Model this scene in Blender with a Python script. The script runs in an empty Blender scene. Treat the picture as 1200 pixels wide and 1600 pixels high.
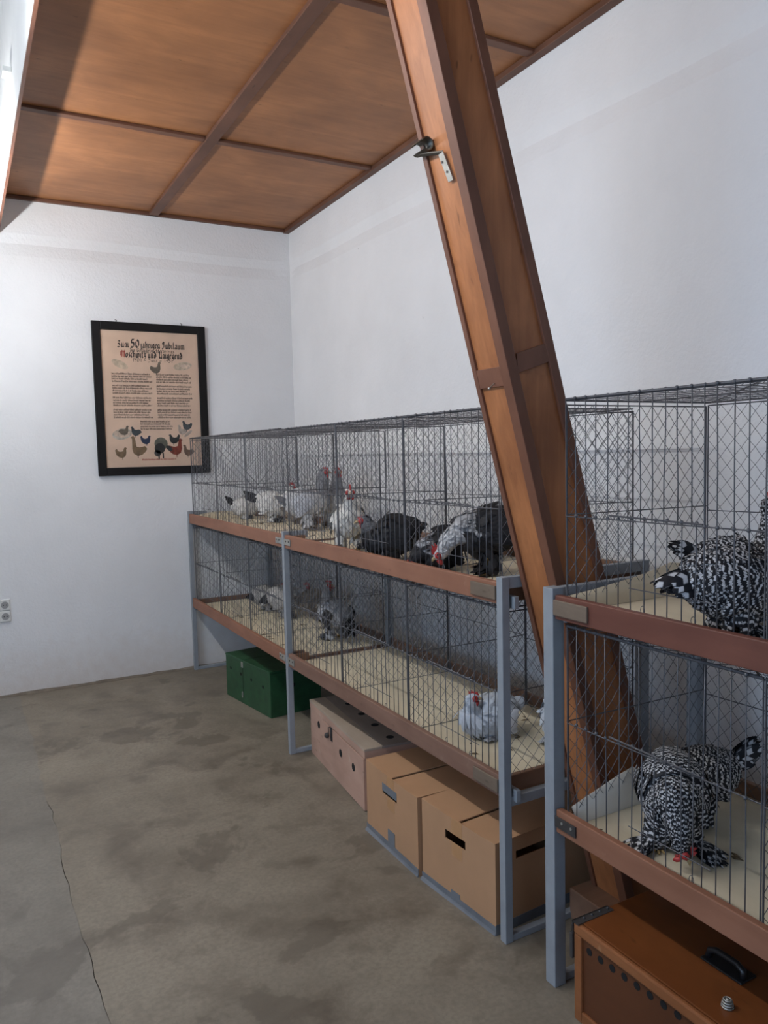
import bpy, bmesh, math, random
import numpy as np
from mathutils import Vector, Matrix
random.seed(7); np.random.seed(7)
SC = bpy.context.scene
COL = SC.collection
PI = math.pi

# ------------------------------------------------------------------ camera
def camera():
    f, yaw, pitch, roll = 1202.67, .501, .0762, -.0233
    fw = Vector((math.sin(yaw)*math.cos(pitch), math.cos(yaw)*math.cos(pitch), -math.sin(pitch)))
    r = Vector((math.cos(yaw), -math.sin(yaw), 0)); u = r.cross(fw)
    r2 = r*math.cos(roll)+u*math.sin(roll); u2 = -r*math.sin(roll)+u*math.cos(roll)
    cd = bpy.data.cameras.new('camera'); cam = bpy.data.objects.new('camera', cd); COL.objects.link(cam)
    m = Matrix((r2, u2, -fw)).transposed().to_4x4(); m.translation = Vector((-2.3631, -5.7703, 1.6))
    cam.matrix_world = m
    cd.sensor_fit = 'VERTICAL'; cd.sensor_height = 36; cd.lens = f/1600*36; cd.clip_start = .05
    SC.camera = cam
camera()

# ------------------------------------------------------------------ world, daylight, exposure
w = bpy.data.worlds.new('world'); SC.world = w; w.use_nodes = True
w.node_tree.nodes['Background'].inputs[0].default_value = (.55, .7, 1, 1)
w.node_tree.nodes['Background'].inputs[1].default_value = 1.0
def area(name, loc, rot, sx, sy, power, col):
    l = bpy.data.lights.new(name, 'AREA'); l.shape = 'RECTANGLE'; l.size = sx; l.size_y = sy
    l.energy = power; l.color = col
    o = bpy.data.objects.new(name, l); o.location = loc; o.rotation_euler = rot; COL.objects.link(o); return o
# daylight in the two window openings behind the camera (one in the left wall, one in the front wall)
area('daylight', (-5.9, -5.2, 1.75), (0, -PI/2, 0), 1.5, 3.0, 48, (.46, .68, 1))
area('daylight', (-3.0, -8.9, 2.2), (PI/2, 0, 0), 3.2, 1.4, 10, (.42, .66, 1))
TUBE_STRENGTH = 112
SC.view_settings.view_transform = 'Standard'; SC.view_settings.look = 'None'
SC.view_settings.gamma = 1; SC.view_settings.use_curve_mapping = False
SC.view_settings.exposure = .62
SC.cycles.max_bounces = 8; SC.cycles.diffuse_bounces = 5; SC.cycles.transparent_max_bounces = 12
SC.cycles.use_denoising = True; SC.cycles.sample_clamp_indirect = 4

# ------------------------------------------------------------------ materials
def new_mat(name):
    m = bpy.data.materials.new(name); m.use_nodes = True
    nt = m.node_tree; return m, nt, nt.nodes['Principled BSDF']
def ramp(nt, fac, stops):
    n = nt.nodes.new('ShaderNodeValToRGB')
    while len(n.color_ramp.elements) < len(stops): n.color_ramp.elements.new(.5)
    for e, (p, c) in zip(n.color_ramp.elements, stops):
        e.position = p; e.color = (*c, 1)
    nt.links.new(fac, n.inputs[0]); return n.outputs[0]
def coords(nt, scale=(1, 1, 1), rot=(0, 0, 0)):
    t = nt.nodes.new('ShaderNodeTexCoord'); mp = nt.nodes.new('ShaderNodeMapping')
    mp.inputs['Scale'].default_value = scale; mp.inputs['Rotation'].default_value = rot
    nt.links.new(t.outputs['Object'], mp.inputs[0]); return mp.outputs[0]
def noise(nt, vec, scale, detail=4, rough=.55, dist=0):
    n = nt.nodes.new('ShaderNodeTexNoise'); n.inputs['Scale'].default_value = scale
    n.inputs['Detail'].default_value = detail; n.inputs['Roughness'].default_value = rough
    n.inputs['Distortion'].default_value = dist
    nt.links.new(vec, n.inputs['Vector']); return n.outputs[0]
def mix(nt, fac, a, b, mode='MIX'):
    n = nt.nodes.new('ShaderNodeMix'); n.data_type = 'RGBA'; n.blend_type = mode
    for s, v in ((n.inputs[0], fac), (n.inputs[6], a), (n.inputs[7], b)):
        if isinstance(v, (int, float)): s.default_value = v
        elif isinstance(v, tuple): s.default_value = (*v, 1)
        else: nt.links.new(v, s)
    return n.outputs[2]
def bump(nt, bs, h, strength=.3, dist=.01):
    n = nt.nodes.new('ShaderNodeBump'); n.inputs['Strength'].default_value = strength
    n.inputs['Distance'].default_value = dist
    nt.links.new(h, n.inputs['Height']); nt.links.new(n.outputs[0], bs.inputs['Normal'])
def plain(name, col, rough=.6, metal=0, var=.12, scale=8, spec=.5):
    m, nt, b = new_mat(name); v = coords(nt)
    n = noise(nt, v, scale, 5, .6)
    lo = tuple(c*(1-var) for c in col); hi = tuple(min(1, c*(1+var)) for c in col)
    nt.links.new(ramp(nt, n, [(.3, lo), (.7, hi)]), b.inputs['Base Color'])
    b.inputs['Roughness'].default_value = rough; b.inputs['Metallic'].default_value = metal
    b.inputs['Specular IOR Level'].default_value = spec
    return m
def wood(name, c0, c1, axis='Y', rough=.5, knots=True, grain=14, worn=None, spec=.4):
    """long-grained wood; the grain runs along the given axis"""
    m, nt, b = new_mat(name)
    st = {'X': (.08, 1, 1), 'Y': (1, .08, 1), 'Z': (1, 1, .08)}[axis]
    v = coords(nt, st)
    n1 = noise(nt, v, grain, 6, .62, .6); n2 = noise(nt, coords(nt), 2.2, 3, .5)
    c = ramp(nt, n1, [(.28, c0), (.72, c1)])
    c = mix(nt, .45, c, ramp(nt, n2, [(.3, tuple(x*.72 for x in c0)), (.7, tuple(min(1, x*1.18) for x in c1))]))
    fk = None if not knots else noise(nt, coords(nt, tuple(.3 if s < 1 else 1 for s in st)), 34, 2, .5)
    if knots: c = mix(nt, ramp(nt, fk, [(.70, (0, 0, 0)), (.76, (.6, .6, .6))]), c, tuple(x*.35 for x in c0))
    cl = noise(nt, coords(nt, tuple(.5 if s < 1 else 1 for s in st)), 5.5, 5, .6, .8)
    c = mix(nt, ramp(nt, cl, [(.42, (0, 0, 0)), (.7, (.5, .5, .5))]), c, tuple(x*.8 for x in c0))
    if knots:
        vo = nt.nodes.new('ShaderNodeTexVoronoi'); vo.inputs['Scale'].default_value = 4.5
        nt.links.new(coords(nt, tuple(.35 if s < 1 else 1 for s in st)), vo.inputs['Vector'])
        k = ramp(nt, vo.outputs['Distance'], [(.012, (.8, .8, .8)), (.04, (0, 0, 0))])
        c = mix(nt, k, c, tuple(x*.3 for x in c0))
    if worn:
        n3 = noise(nt, coords(nt), 9, 6, .7)
        c = mix(nt, ramp(nt, n3, [(.6, (0, 0, 0)), (.74, (.7, .7, .7))]), c, worn)
    nt.links.new(c, b.inputs['Base Color']); b.inputs['Roughness'].default_value = rough
    b.inputs['Specular IOR Level'].default_value = spec
    bump(nt, b, n1, .12, .002); return m
def plaster_mat():
    m, nt, b = new_mat('white plaster'); v = coords(nt)
    big = noise(nt, v, 1.1, 5, .6); sm = noise(nt, v, 55, 3, .6); md = noise(nt, v, 14, 4, .6)
    c = ramp(nt, big, [(.3, (.74, .74, .735)), (.7, (.83, .83, .825))])
    spots = ramp(nt, noise(nt, v, 23, 2, .5), [(.79, (0, 0, 0)), (.82, (1, 1, 1))])
    c = mix(nt, spots, c, (.5, .5, .48))
    # browner and darker towards the foot of the wall
    sx = nt.nodes.new('ShaderNodeSeparateXYZ'); nt.links.new(v, sx.inputs[0])
    ad = nt.nodes.new('ShaderNodeMath'); ad.operation = 'MULTIPLY_ADD'
    nt.links.new(md, ad.inputs[0]); ad.inputs[1].default_value = .35; nt.links.new(sx.outputs['Z'], ad.inputs[2])
    c = mix(nt, ramp(nt, ad.outputs[0], [(.1, (.9, .9, .9)), (.55, (0, 0, 0))]), c, (.64, .575, .52))
    nt.links.new(c, b.inputs['Base Color']); b.inputs['Roughness'].default_value = .9
    b.inputs['Specular IOR Level'].default_value = .2
    h = mix(nt, .5, sm, md); bump(nt, b, h, .55, .012); return m
def concrete_mat(name, a, c, dark):
    m, nt, b = new_mat(name); v = coords(nt)
    n1 = noise(nt, v, 1.7, 9, .68, .2); n2 = noise(nt, v, 3.6, 8, .66, .3); n3 = noise(nt, v, 60, 3, .6)
    col = ramp(nt, n1, [(.32, a), (.68, c)])
    col = mix(nt, ramp(nt, n2, [(.5, (0, 0, 0)), (.68, (.75, .75, .75))]), col, dark)
    n4 = noise(nt, v, 2.1, 6, .6, .3)
    col = mix(nt, ramp(nt, n4, [(.58, (0, 0, 0)), (.615, (.42, .42, .42))]), col, tuple(x*.72 for x in dark))
    col = mix(nt, ramp(nt, n3, [(.35, (.35, .35, .35)), (.6, (0, 0, 0))]), col, tuple(x*.8 for x in a))
    nt.links.new(col, b.inputs['Base Color'])
    nt.links.new(ramp(nt, n2, [(.3, (.62,)*3), (.7, (.42,)*3)]), b.inputs['Roughness'])
    b.inputs['Specular IOR Level'].default_value = .35
    bump(nt, b, mix(nt, .4, n2, n3), .18, .006); return m
def plume_mat():
    m, nt, b = new_mat('feathers')
    at = nt.nodes.new('ShaderNodeVertexColor'); at.layer_name = 'Col'
    uv = nt.nodes.new('ShaderNodeUVMap'); sx = nt.nodes.new('ShaderNodeSeparateXYZ')
    nt.links.new(uv.outputs[0], sx.inputs[0])
    mu = nt.nodes.new('ShaderNodeMath'); mu.operation = 'MULTIPLY_ADD'; mu.inputs[1].default_value = 2*PI*2.1; mu.inputs[2].default_value = .9
    nt.links.new(sx.outputs['Y'], mu.inputs[0])
    sn = nt.nodes.new('ShaderNodeMath'); sn.operation = 'SINE'; nt.links.new(mu.outputs[0], sn.inputs[0])
    ma = nt.nodes.new('ShaderNodeMath'); ma.operation = 'MULTIPLY_ADD'; ma.inputs[1].default_value = .5; ma.inputs[2].default_value = .5; nt.links.new(sn.outputs[0], ma.inputs[0])
    fac = ramp(nt, ma.outputs[0], [(.24, (0, 0, 0)), (.42, (1, 1, 1))])
    ab = nt.nodes.new('ShaderNodeMath'); ab.operation = 'MULTIPLY_ADD'; ab.inputs[1].default_value = 2; ab.inputs[2].default_value = -1; nt.links.new(sx.outputs['X'], ab.inputs[0])
    aa = nt.nodes.new('ShaderNodeMath'); aa.operation = 'ABSOLUTE'; nt.links.new(ab.outputs[0], aa.inputs[0])
    fac = mix(nt, ramp(nt, aa.outputs[0], [(.62, (0, 0, 0)), (.9, (1, 1, 1))]), fac, (1., 1., 1.))
    am = nt.nodes.new('ShaderNodeMath'); am.operation = 'MULTIPLY'
    nt.links.new(fac, am.inputs[0]); nt.links.new(at.outputs['Alpha'], am.inputs[1])
    nt.links.new(mix(nt, am.outputs[0], at.outputs['Color'], (.012, .012, .015)), b.inputs['Base Color'])
    b.inputs['Roughness'].default_value = .62; b.inputs['Specular IOR Level'].default_value = .3
    return m

M = {}
M['plaster'] = plaster_mat()
M['floor'] = concrete_mat('concrete', (.165, .138, .102), (.28, .24, .182), (.098, .076, .054))
M['floor2'] = concrete_mat('greyer concrete', (.16, .142, .115), (.25, .225, .185), (.105, .088, .068))  # slightly greyer tone for the left slab
M['ply'] = wood('ceiling plywood', (.25, .10, .038), (.44, .19, .075), 'X', .5, True, 22)
M['batten'] = wood('dark batten', (.10, .042, .024), (.19, .085, .05), 'Y', .55, True, 12)
M['battenx'] = wood('dark cross batten', (.10, .042, .024), (.19, .085, .05), 'X', .55, True, 12)
M['colply'] = wood('column plywood', (.25, .086, .032), (.54, .215, .08), 'Z', .42, True, 30)
M['colbat'] = wood('column batten', (.13, .05, .027), (.22, .092, .052), 'Z', .5, True, 12)
M['rail'] = wood('tray rail wood', (.215, .088, .048), (.34, .155, .092), 'Y', .55, True, 12, (.40, .22, .15))
M['rail_grey'] = wood('worn brown rail wood', (.17, .085, .055), (.27, .155, .11), 'Y', .6, True, 14, (.30, .20, .15))
M['rail_dark'] = wood('dark red rail wood', (.115, .038, .025), (.20, .075, .048), 'Y', .55, True, 16)
M['railx'] = wood('tray end rail wood', (.17, .085, .05), (.27, .15, .09), 'X', .6, True, 12)
M['grey_wood'] = wood('weathered wood', (.10, .068, .045), (.23, .17, .12), 'Y', .75, True, 18)
M['unseen_panelling'] = wood('unseen brown boards', (.20, .12, .07), (.32, .2, .12), 'Z', .6, True, 6)  # invented cladding for the unseen walls, dark to cut bounce light
M['board'] = wood('pale hardboard', (.66, .56, .39), (.76, .67, .50), 'Y', .75, False, 4)
M['white_sheet'] = plain('pale liner sheet', (.74, .70, .62), .8, 0, .1, 4)
M['steel'] = plain('blue grey painted steel', (.27, .29, .31), .5, 0, .1, 12)
M['galv'] = plain('galvanised plate', (.42, .41, .37), .45, .7, .2, 30)
M['dark_plate'] = plain('dark steel plate', (.075, .07, .068), .5, .5, .25, 20)
M['wire'] = plain('galvanised wire', (.11, .11, .118), .5, .35, .25, 20)
M['wire_bright'] = plain('bright wire', (.6, .6, .6), .4, .5, .1, 20)
M['green'] = plain('green paint', (.016, .068, .028), .42, 0, .3, 14)
M['recess_shade'] = plain('painted recess shade', (.004, .004, .004), .9, 0, .1)  # near-black colour paints the shade inside holes and the door joint
M['pink_wood'] = wood('pinkish raw plywood', (.40, .235, .17), (.56, .36, .27), 'Y', .7, True, 7, (.52, .42, .34))
M['grey_top'] = wood('grey weathered lid', (.26, .20, .165), (.36, .29, .24), 'Y', .75, False, 8)
M['lit_lid_strip'] = wood('greyish lit lid wood', (.36, .27, .20), (.47, .38, .29), 'Y', .75, False, 9)  # lighter copy of the lid wood, paints the lit strip along the front
M['card'] = plain('cardboard', (.44, .25, .135), .8, 0, .06, 5, .2)
M['card_tape'] = plain('brown packing tape', (.45, .24, .11), .35, 0, .08, 5)
M['grey_tape'] = plain('grey cloth tape', (.15, .16, .175), .5, 0, .15, 12)
M['orange_wood'] = wood('varnished orange wood', (.13, .038, .011), (.21, .066, .019), 'Y', .28, True, 6)
M['orange_panel'] = wood('varnished brown panel', (.09, .029, .012), (.135, .046, .018), 'Y', .35, False, 6)
M['orange_edge'] = wood('worn edge strip', (.21, .07, .022), (.34, .13, .05), 'Y', .4, False, 14, (.62, .38, .2))
M['black'] = plain('black plastic', (.012, .012, .013), .35, 0, .2)
M['frame_black'] = plain('black frame wood', (.010, .009, .009), .55, 0, .2, 8, .2)
M['paper'] = plain('aged paper', (.82, .585, .42), .8, 0, .09, 4)
M['ink'] = plain('black ink', (.045, .03, .025), .8, 0, .2)
M['ink_brown'] = plain('brown ink', (.09, .05, .036), .8, 0, .2)
M['ink_red'] = plain('red ink', (.42, .075, .05), .8, 0, .2)
M['white_paint'] = plain('white paint', (.82, .82, .80), .6, 0, .04)
M['white_plastic'] = plain('white plastic', (.72, .72, .68), .4, 0, .04)
M['grey_plastic'] = plain('grey socket recess', (.33, .33, .32), .5, 0, .05)
M['red_skin'] = plain('red comb skin', (.42, .035, .03), .5, 0, .3, 60)
M['beak'] = plain('horn beak', (.35, .25, .12), .4, 0, .2, 40)
M['leg_skin'] = plain('yellow leg skin', (.45, .30, .12), .6, 0, .2, 40)
M['eye'] = plain('dark eye', (.02, .008, .004), .1, 0, .1)
M['plume'] = plume_mat()
M['clip'] = plain('brownish spring steel', (.14, .125, .10), .4, .6, .2, 40)
M['leaf'] = plain('dry leaf', (.20, .11, .05), .8, 0, .3, 30)
M['feather_white'] = plain('white feather bit', (.75, .73, .68), .8, 0, .1)
M['straw'] = plain('droppings and straw', (.14, .095, .05), .9, 0, .5, 40)
def glass_mat():
    m, nt, b = new_mat('picture glass'); nt.nodes.remove(b)
    tr = nt.nodes.new('ShaderNodeBsdfTransparent'); gl = nt.nodes.new('ShaderNodeBsdfGlossy'); gl.inputs['Roughness'].default_value = .03
    fr = nt.nodes.new('ShaderNodeFresnel'); fr.inputs[0].default_value = 1.2; mx = nt.nodes.new('ShaderNodeMixShader')
    nt.links.new(fr.outputs[0], mx.inputs[0]); nt.links.new(tr.outputs[0], mx.inputs[1]); nt.links.new(gl.outputs[0], mx.inputs[2])
    nt.links.new(mx.outputs[0], nt.nodes['Material Output'].inputs[0]); return m
M['glass'] = glass_mat()
def emit_mat(s):
    m, nt, b = new_mat('lit tube'); b.inputs['Emission Color'].default_value = (.97, .98, 1, 1)
    b.inputs['Emission Strength'].default_value = s; return m
M['tube'] = emit_mat(TUBE_STRENGTH)

# ------------------------------------------------------------------ mesh helpers
class MB:
    def __init__(s): s.v = []; s.f = []; s.mi = []
    def add(s, vs, fs, mi=0):
        o = len(s.v); s.v += [tuple(x) for x in vs]; s.f += [tuple(i+o for i in f) for f in fs]; s.mi += [mi]*len(fs); return s
    def box(s, a, b, mi=0):
        (x0, y0, z0), (x1, y1, z1) = [min(p, q) for p, q in zip(a, b)], [max(p, q) for p, q in zip(a, b)]
        return s.add([(x0,y0,z0),(x1,y0,z0),(x1,y1,z0),(x0,y1,z0),(x0,y0,z1),(x1,y0,z1),(x1,y1,z1),(x0,y1,z1)],
              [(0,3,2,1),(4,5,6,7),(0,1,5,4),(1,2,6,5),(2,3,7,6),(3,0,4,7)], mi)
    def hexa(s, bot, top, mi=0):
        return s.add(list(bot)+list(top), [(3,2,1,0),(4,5,6,7),(0,1,5,4),(1,2,6,5),(2,3,7,6),(3,0,4,7)], mi)
    def tube(s, pts, r, n=5, cap=True, mi=0, closed=False):
        pts = [Vector(p) for p in pts]; rs = r if isinstance(r, (list, tuple)) else [r]*len(pts)
        vs = []; N = len(pts); prev = None
        for i, p in enumerate(pts):
            if closed: t = pts[(i+1) % N]-pts[i-1]
            else: t = pts[min(i+1, N-1)]-pts[max(i-1, 0)]
            t.normalize()
            if prev is None:
                a = Vector((0, 0, 1)) if abs(t.z) < .9 else Vector((1, 0, 0)); prev = (a-t*a.dot(t)).normalized()
            else:
                prev = (prev-t*prev.dot(t)).normalized()
            b = t.cross(prev)
            for k in range(n):
                c, q = math.cos(2*PI*k/n), math.sin(2*PI*k/n); vs.append(p+(prev*c+b*q)*rs[i])
        fs = []
        for i in range(N if closed else N-1):
            j = (i+1) % N
            fs += [(i*n+k, i*n+(k+1) % n, j*n+(k+1) % n, j*n+k) for k in range(n)]
        if cap and not closed: fs += [tuple(range(n-1, -1, -1)), tuple((N-1)*n+k for k in range(n))]
        return s.add(vs, fs, mi)
    def disc(s, c, nrm, r, n=14, depth=.002, mi=0):
        nrm = Vector(nrm).normalized(); c = Vector(c); return s.tube([c, c+nrm*depth], r, n, True, mi)
    def sphere(s, c, r, n=8, m=6, mi=0):
        c = Vector(c); rx, ry, rz = r if isinstance(r, (tuple, list)) else (r, r, r); vs = [c+Vector((0, 0, rz))]
        for i in range(1, m):
            a = PI*i/m
            vs += [c+Vector((rx*math.sin(a)*math.cos(2*PI*k/n), ry*math.sin(a)*math.sin(2*PI*k/n), rz*math.cos(a))) for k in range(n)]
        vs.append(c-Vector((0, 0, rz))); fs = [(0, 1+k, 1+(k+1) % n) for k in range(n)]
        for i in range(m-2):
            fs += [(1+i*n+k, 1+(i+1)*n+k, 1+(i+1)*n+(k+1) % n, 1+i*n+(k+1) % n) for k in range(n)]
        L = len(vs)-1; fs += [(L, 1+(m-2)*n+(k+1) % n, 1+(m-2)*n+k) for k in range(n)]
        return s.add(vs, fs, mi)
    def build(s, name, mats, parent=None, bevel=0, smooth=False, origin=None):
        """vertices are given in world space; they are stored relative to the parent (or the origin given)"""
        o_ = Vector(origin) if origin is not None else (wloc(parent) if parent else Vector((0, 0, 0)))
        me = bpy.data.meshes.new(name); me.from_pydata([tuple(Vector(v)-o_) for v in s.v], [], s.f)
        mats = mats if isinstance(mats, (list, tuple)) else [mats]
        for m in mats: me.materials.append(m)
        if any(s.mi): me.polygons.foreach_set('material_index', s.mi)
        if smooth: me.polygons.foreach_set('use_smooth', [True]*len(me.polygons))
        ob = bpy.data.objects.new(name, me); COL.objects.link(ob)
        if parent: ob.parent = parent; ob.location = o_-wloc(parent)
        else: ob.location = o_
        if bevel:
            b = ob.modifiers.new('edge', 'BEVEL'); b.width = bevel; b.segments = 2; b.limit_method = 'ANGLE'
        return ob
def wloc(o):
    p = Vector((0, 0, 0))
    while o: p += o.location; o = o.parent
    return p
def thing(name, label, cat, loc, group=None):
    o = bpy.data.objects.new(name, None); o.location = loc; o.empty_display_size = .05; COL.objects.link(o)
    return tag(o, label, cat, group)
def tag(o, label, cat, group=None):
    o['label'] = label; o['category'] = cat
    if group: o['group'] = group
    return o
def struct(o): o['kind'] = 'structure'; return o
def stuff(o): o['kind'] = 'stuff'; return o
def lab(o, t): o['label'] = t; return o

# ------------------------------------------------------------------ room shell
ZC = 3.36; XL, YF = -6.0, -9.0
PROF = [(0, -.02), (0, 2.93), (.008, 2.965), (.018, 3.01), (.008, 3.05), (0, 3.075), (0, ZC+.1)]   # shallow groove where the old plaster steps back
def wall_right():
    mb = MB(); ys = np.concatenate([[.12, 0], np.linspace(-.12, YF, 88)]); n = len(PROF); vs = []
    for y in ys:
        dz = .05+.024*y+.004*math.sin(y*4.1+1)
        g = min(1, max(0, -y/.12))
        for x, z in PROF: vs.append((x*g, y, z+(dz if 2.9 < z < 3.1 else 0)))
    fs = [(i*n+k, (i+1)*n+k, (i+1)*n+k+1, i*n+k+1) for i in range(len(ys)-1) for k in range(n-1)]
    mb.add(vs, fs); mb.box((.05, .12, -.02), (.12, YF, ZC+.1))
    struct(mb.build('wall_right', M['plaster'], smooth=False))
def wall_back():
    mb = MB(); xs = np.concatenate([[0], np.linspace(-.12, XL, 69)]); n = len(PROF); vs = []
    for x in xs:
        dz = .02+.006*math.sin(x*3)
        g = min(1, max(0, -x/.12))
        for yy, z in PROF: vs.append((x, yy*.8*g, z+(dz+.02 if 2.9 < z < 3.1 else 0)))
    fs = [(i*n+k+1, (i+1)*n+k+1, (i+1)*n+k, i*n+k) for i in range(len(xs)-1) for k in range(n-1)]
    mb.add(vs, fs); mb.box((.0, .05, -.02), (XL, .12, ZC+.1))
    struct(mb.build('wall_back', M['plaster']))
wall_right(); wall_back()
mb = MB()   # left wall with a window opening
mb.box((XL-.12, .12, -.02), (XL, -3.7, ZC+.1)); mb.box((XL-.12, -6.7, -.02), (XL, YF, ZC+.1))
mb.box((XL-.12, -3.7, -.02), (XL, -6.7, 1.0)); mb.box((XL-.12, -3.7, 2.5), (XL, -6.7, ZC+.1)); mb.box((XL-.12, .12, ZC+.1), (XL, YF, ZC+.6))
struct(mb.build('wall_left', M['unseen_panelling']))
mb = MB()   # front wall behind the camera with a window opening
mb.box((XL, YF-.12, -.02), (-4.6, YF, ZC+.1)); mb.box((-1.4, YF-.12, -.02), (0.12, YF, ZC+.1))
mb.box((-4.6, YF-.12, -.02), (-1.4, YF, 1.5)); mb.box((-4.6, YF-.12, 2.9), (-1.4, YF, ZC+.1)); mb.box((XL, YF-.12, ZC+.1), (-2.04, YF, ZC+.6))
struct(mb.build('wall_front', M['unseen_panelling']))

# floor: a screed and two slabs that meet in an uneven joint
fl = struct(MB().box((XL, .12, -.12), (.12, YF, -.03)).build('floor', M['floor']))
ys = np.linspace(.0, YF, 120); je = [-2.09+.006*math.sin(y*5)+.008*random.uniform(-1, 1) for y in ys]
def slab(name, edge_fn, x_out, mat):
    mb = MB(); n = len(ys)
    vs = [(edge_fn(i), y, 0) for i, y in enumerate(ys)]+[(x_out, y, 0) for y in ys]+[(edge_fn(i), y, -.03) for i, y in enumerate(ys)]
    fl_ = x_out > -2
    f = [(i, n+i, n+i+1, i+1) for i in range(n-1)]+[(i+1, 2*n+i+1, 2*n+i, i) for i in range(n-1)]
    mb.add(vs, [g[::-1] for g in f] if fl_ else f); return mb.build(name, mat, fl)
def gap(i): return .0 if ys[i] > -1.9 else .0008+.0007*math.sin(ys[i]*9)
slab('floor_slab', lambda i: je[i]+gap(i), 0.0, M['floor'])
slab('floor_slab', lambda i: je[i]-gap(i), XL, M['floor2'])
# narrow cement fillet along the foot of the back wall
mb = MB(); xs = np.linspace(-.02, XL, 80); n = 3; vs = []
for x in xs:
    h = .012+.008*random.random(); d = .012+.012*random.random(); vs += [(x, 0.001, h), (x, -d, .002), (x, -d, -.01)]
mb.add(vs, [(i*n+k, i*n+k+1, (i+1)*n+k+1, (i+1)*n+k) for i in range(len(xs)-1) for k in range(n-1)])
struct(mb.build('baseboard_back', plain('dark cement', (.17, .14, .105), .85, 0, .3, 10)))

# ceiling: plywood panels between dark battens
ce = struct(MB().box((-2.04, .12, ZC+.03), (.12, YF, ZC+.12)).build('ceiling', M['battenx']))
xcuts = [0, -1.045, -2.036]; ycuts = [0, -1.46, -2.99, -4.5, -6.0, -7.5, YF]
for i in range(len(xcuts)-1):
    for j in range(len(ycuts)-1):
        x0, x1, y0, y1 = xcuts[i]-.004, xcuts[i+1]+.004, ycuts[j]-.004, ycuts[j+1]+.004
        o = MB().box((x0, y0, ZC+.03), (x1, y1, ZC+random.uniform(0, .002))).build('ceiling_panel', M['ply'], ce, origin=((x0+x1)/2, (y0+y1)/2, ZC))
for x in xcuts[1:-1]:
    MB().box((x-.033, 0, ZC), (x+.033, YF, ZC-.022)).build('ceiling_batten', M['batten'], ce, .003, origin=(x, -4, ZC))
for j, y in enumerate(ycuts[1:-1]):
    for i in range(len(xcuts)-1):
        MB().box((xcuts[i]-.034, y-.024, ZC), (xcuts[i+1]+.034, y+.024, ZC-.016)).build('ceiling_batten', M['battenx'], ce, .003, origin=((xcuts[i]+xcuts[i+1])/2, y, ZC))
struct(MB().box((-.045, 0, ZC), (0.0, YF, ZC-.028)).build('trim_1', M['batten'], None, .003, origin=(-.02, -4, ZC)))
struct(MB().box((-.045, -.03, ZC), (-2.038, 0, ZC-.022)).build('trim_2', M['battenx'], None, .003, origin=(-3, -.01, ZC)))
# white fascia board that hangs below the ceiling, its raw lower edge showing
fa = struct(MB().box((-2.062, -.0, 3.118), (-2.05, YF, ZC+.55)).build('trim_3', M['white_paint'], None))
struct(MB().box((XL, .12, ZC+.55), (-2.05, YF, ZC+.62)).build('ceiling_2', M['white_paint']))
struct(MB().box((XL, .0, ZC+.09), (-2.062, .12, ZC+.56)).build('wall_back_2', M['plaster']))
MB().box((-2.062, -.0, 3.105), (-2.05, YF, 3.1175)).build('edge_strip', M['colbat'], fa)
jb = tag(MB().box((-2.0625, -1.795, 3.325), (-2.10, -1.875, 3.40-.05)).build('junction_box', M['white_plastic'], None, .004, origin=(-2.08, -1.835, 3.33)), 'small white junction box on the bright fascia board by the ceiling edge', 'junction box')

tag(MB().box((-2.0625, -.75, 3.215), (-2.09, -.80, 3.255)).build('cable_box', M['white_plastic'], None, .003, origin=(-2.08, -.775, 3.235)), 'tiny white cable box low on the bright fascia board', 'cable box')
# fluorescent tubes hung along the fascia, above the aisle
for k, (y0, y1) in enumerate([(-.35, -1.85), (-2.75, -4.4)]):
    x, z = -2.36, 2.76
    t = thing('fluorescent_lamp', ['hanging tube lamp next to the back wall', 'hanging tube lamp nearest the camera'][k], 'lamp', (x, (y0+y1)/2, z), 'tube lamps along the fascia')
    MB().box((x-.02, y0, z+.09), (x+.02, y1, z+.13)).build('housing', M['white_plastic'], t, .004)
    MB().tube([(x, y0-.03, z+.02), (x, y1+.03, z+.02)], .013, 10).build('glass_tube', M['tube'], t, smooth=True)
    for y in (y0-.012, y1+.012): MB().box((x-.015, y-.012, z), (x+.015, y+.012, z+.095)).build('tube_holder', M['white_plastic'], t, .002)
    for y in (y0-.3, y1+.3): MB().tube([(x, y, z+.13), (x, y, ZC+.55)], .003, 5).build('suspension', M['wire'], t)

# wall sockets
for z, l in ((.634, 'upper of the two white wall sockets at the left edge'), (.556, 'lower of the two white wall sockets at the left edge')):
    s = thing('wall_socket', l, 'socket', (-2.16, 0, z), 'sockets on the back wall')
    MB().box((-2.2, 0, z-.037), (-2.12, -.012, z+.037)).build('cover_plate', M['white_plastic'], s, .004)
    MB().tube([(-2.152, -.0121, z), (-2.152, -.0135, z)], .024, 18).build('recess', M['grey_plastic'], s)
    for dx in (-.009, .009): MB().tube([(-2.152+dx, -.0136, z), (-2.152+dx, -.0145, z)], .0035, 8).build('contact_hole', M['recess_shade'], s)

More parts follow.
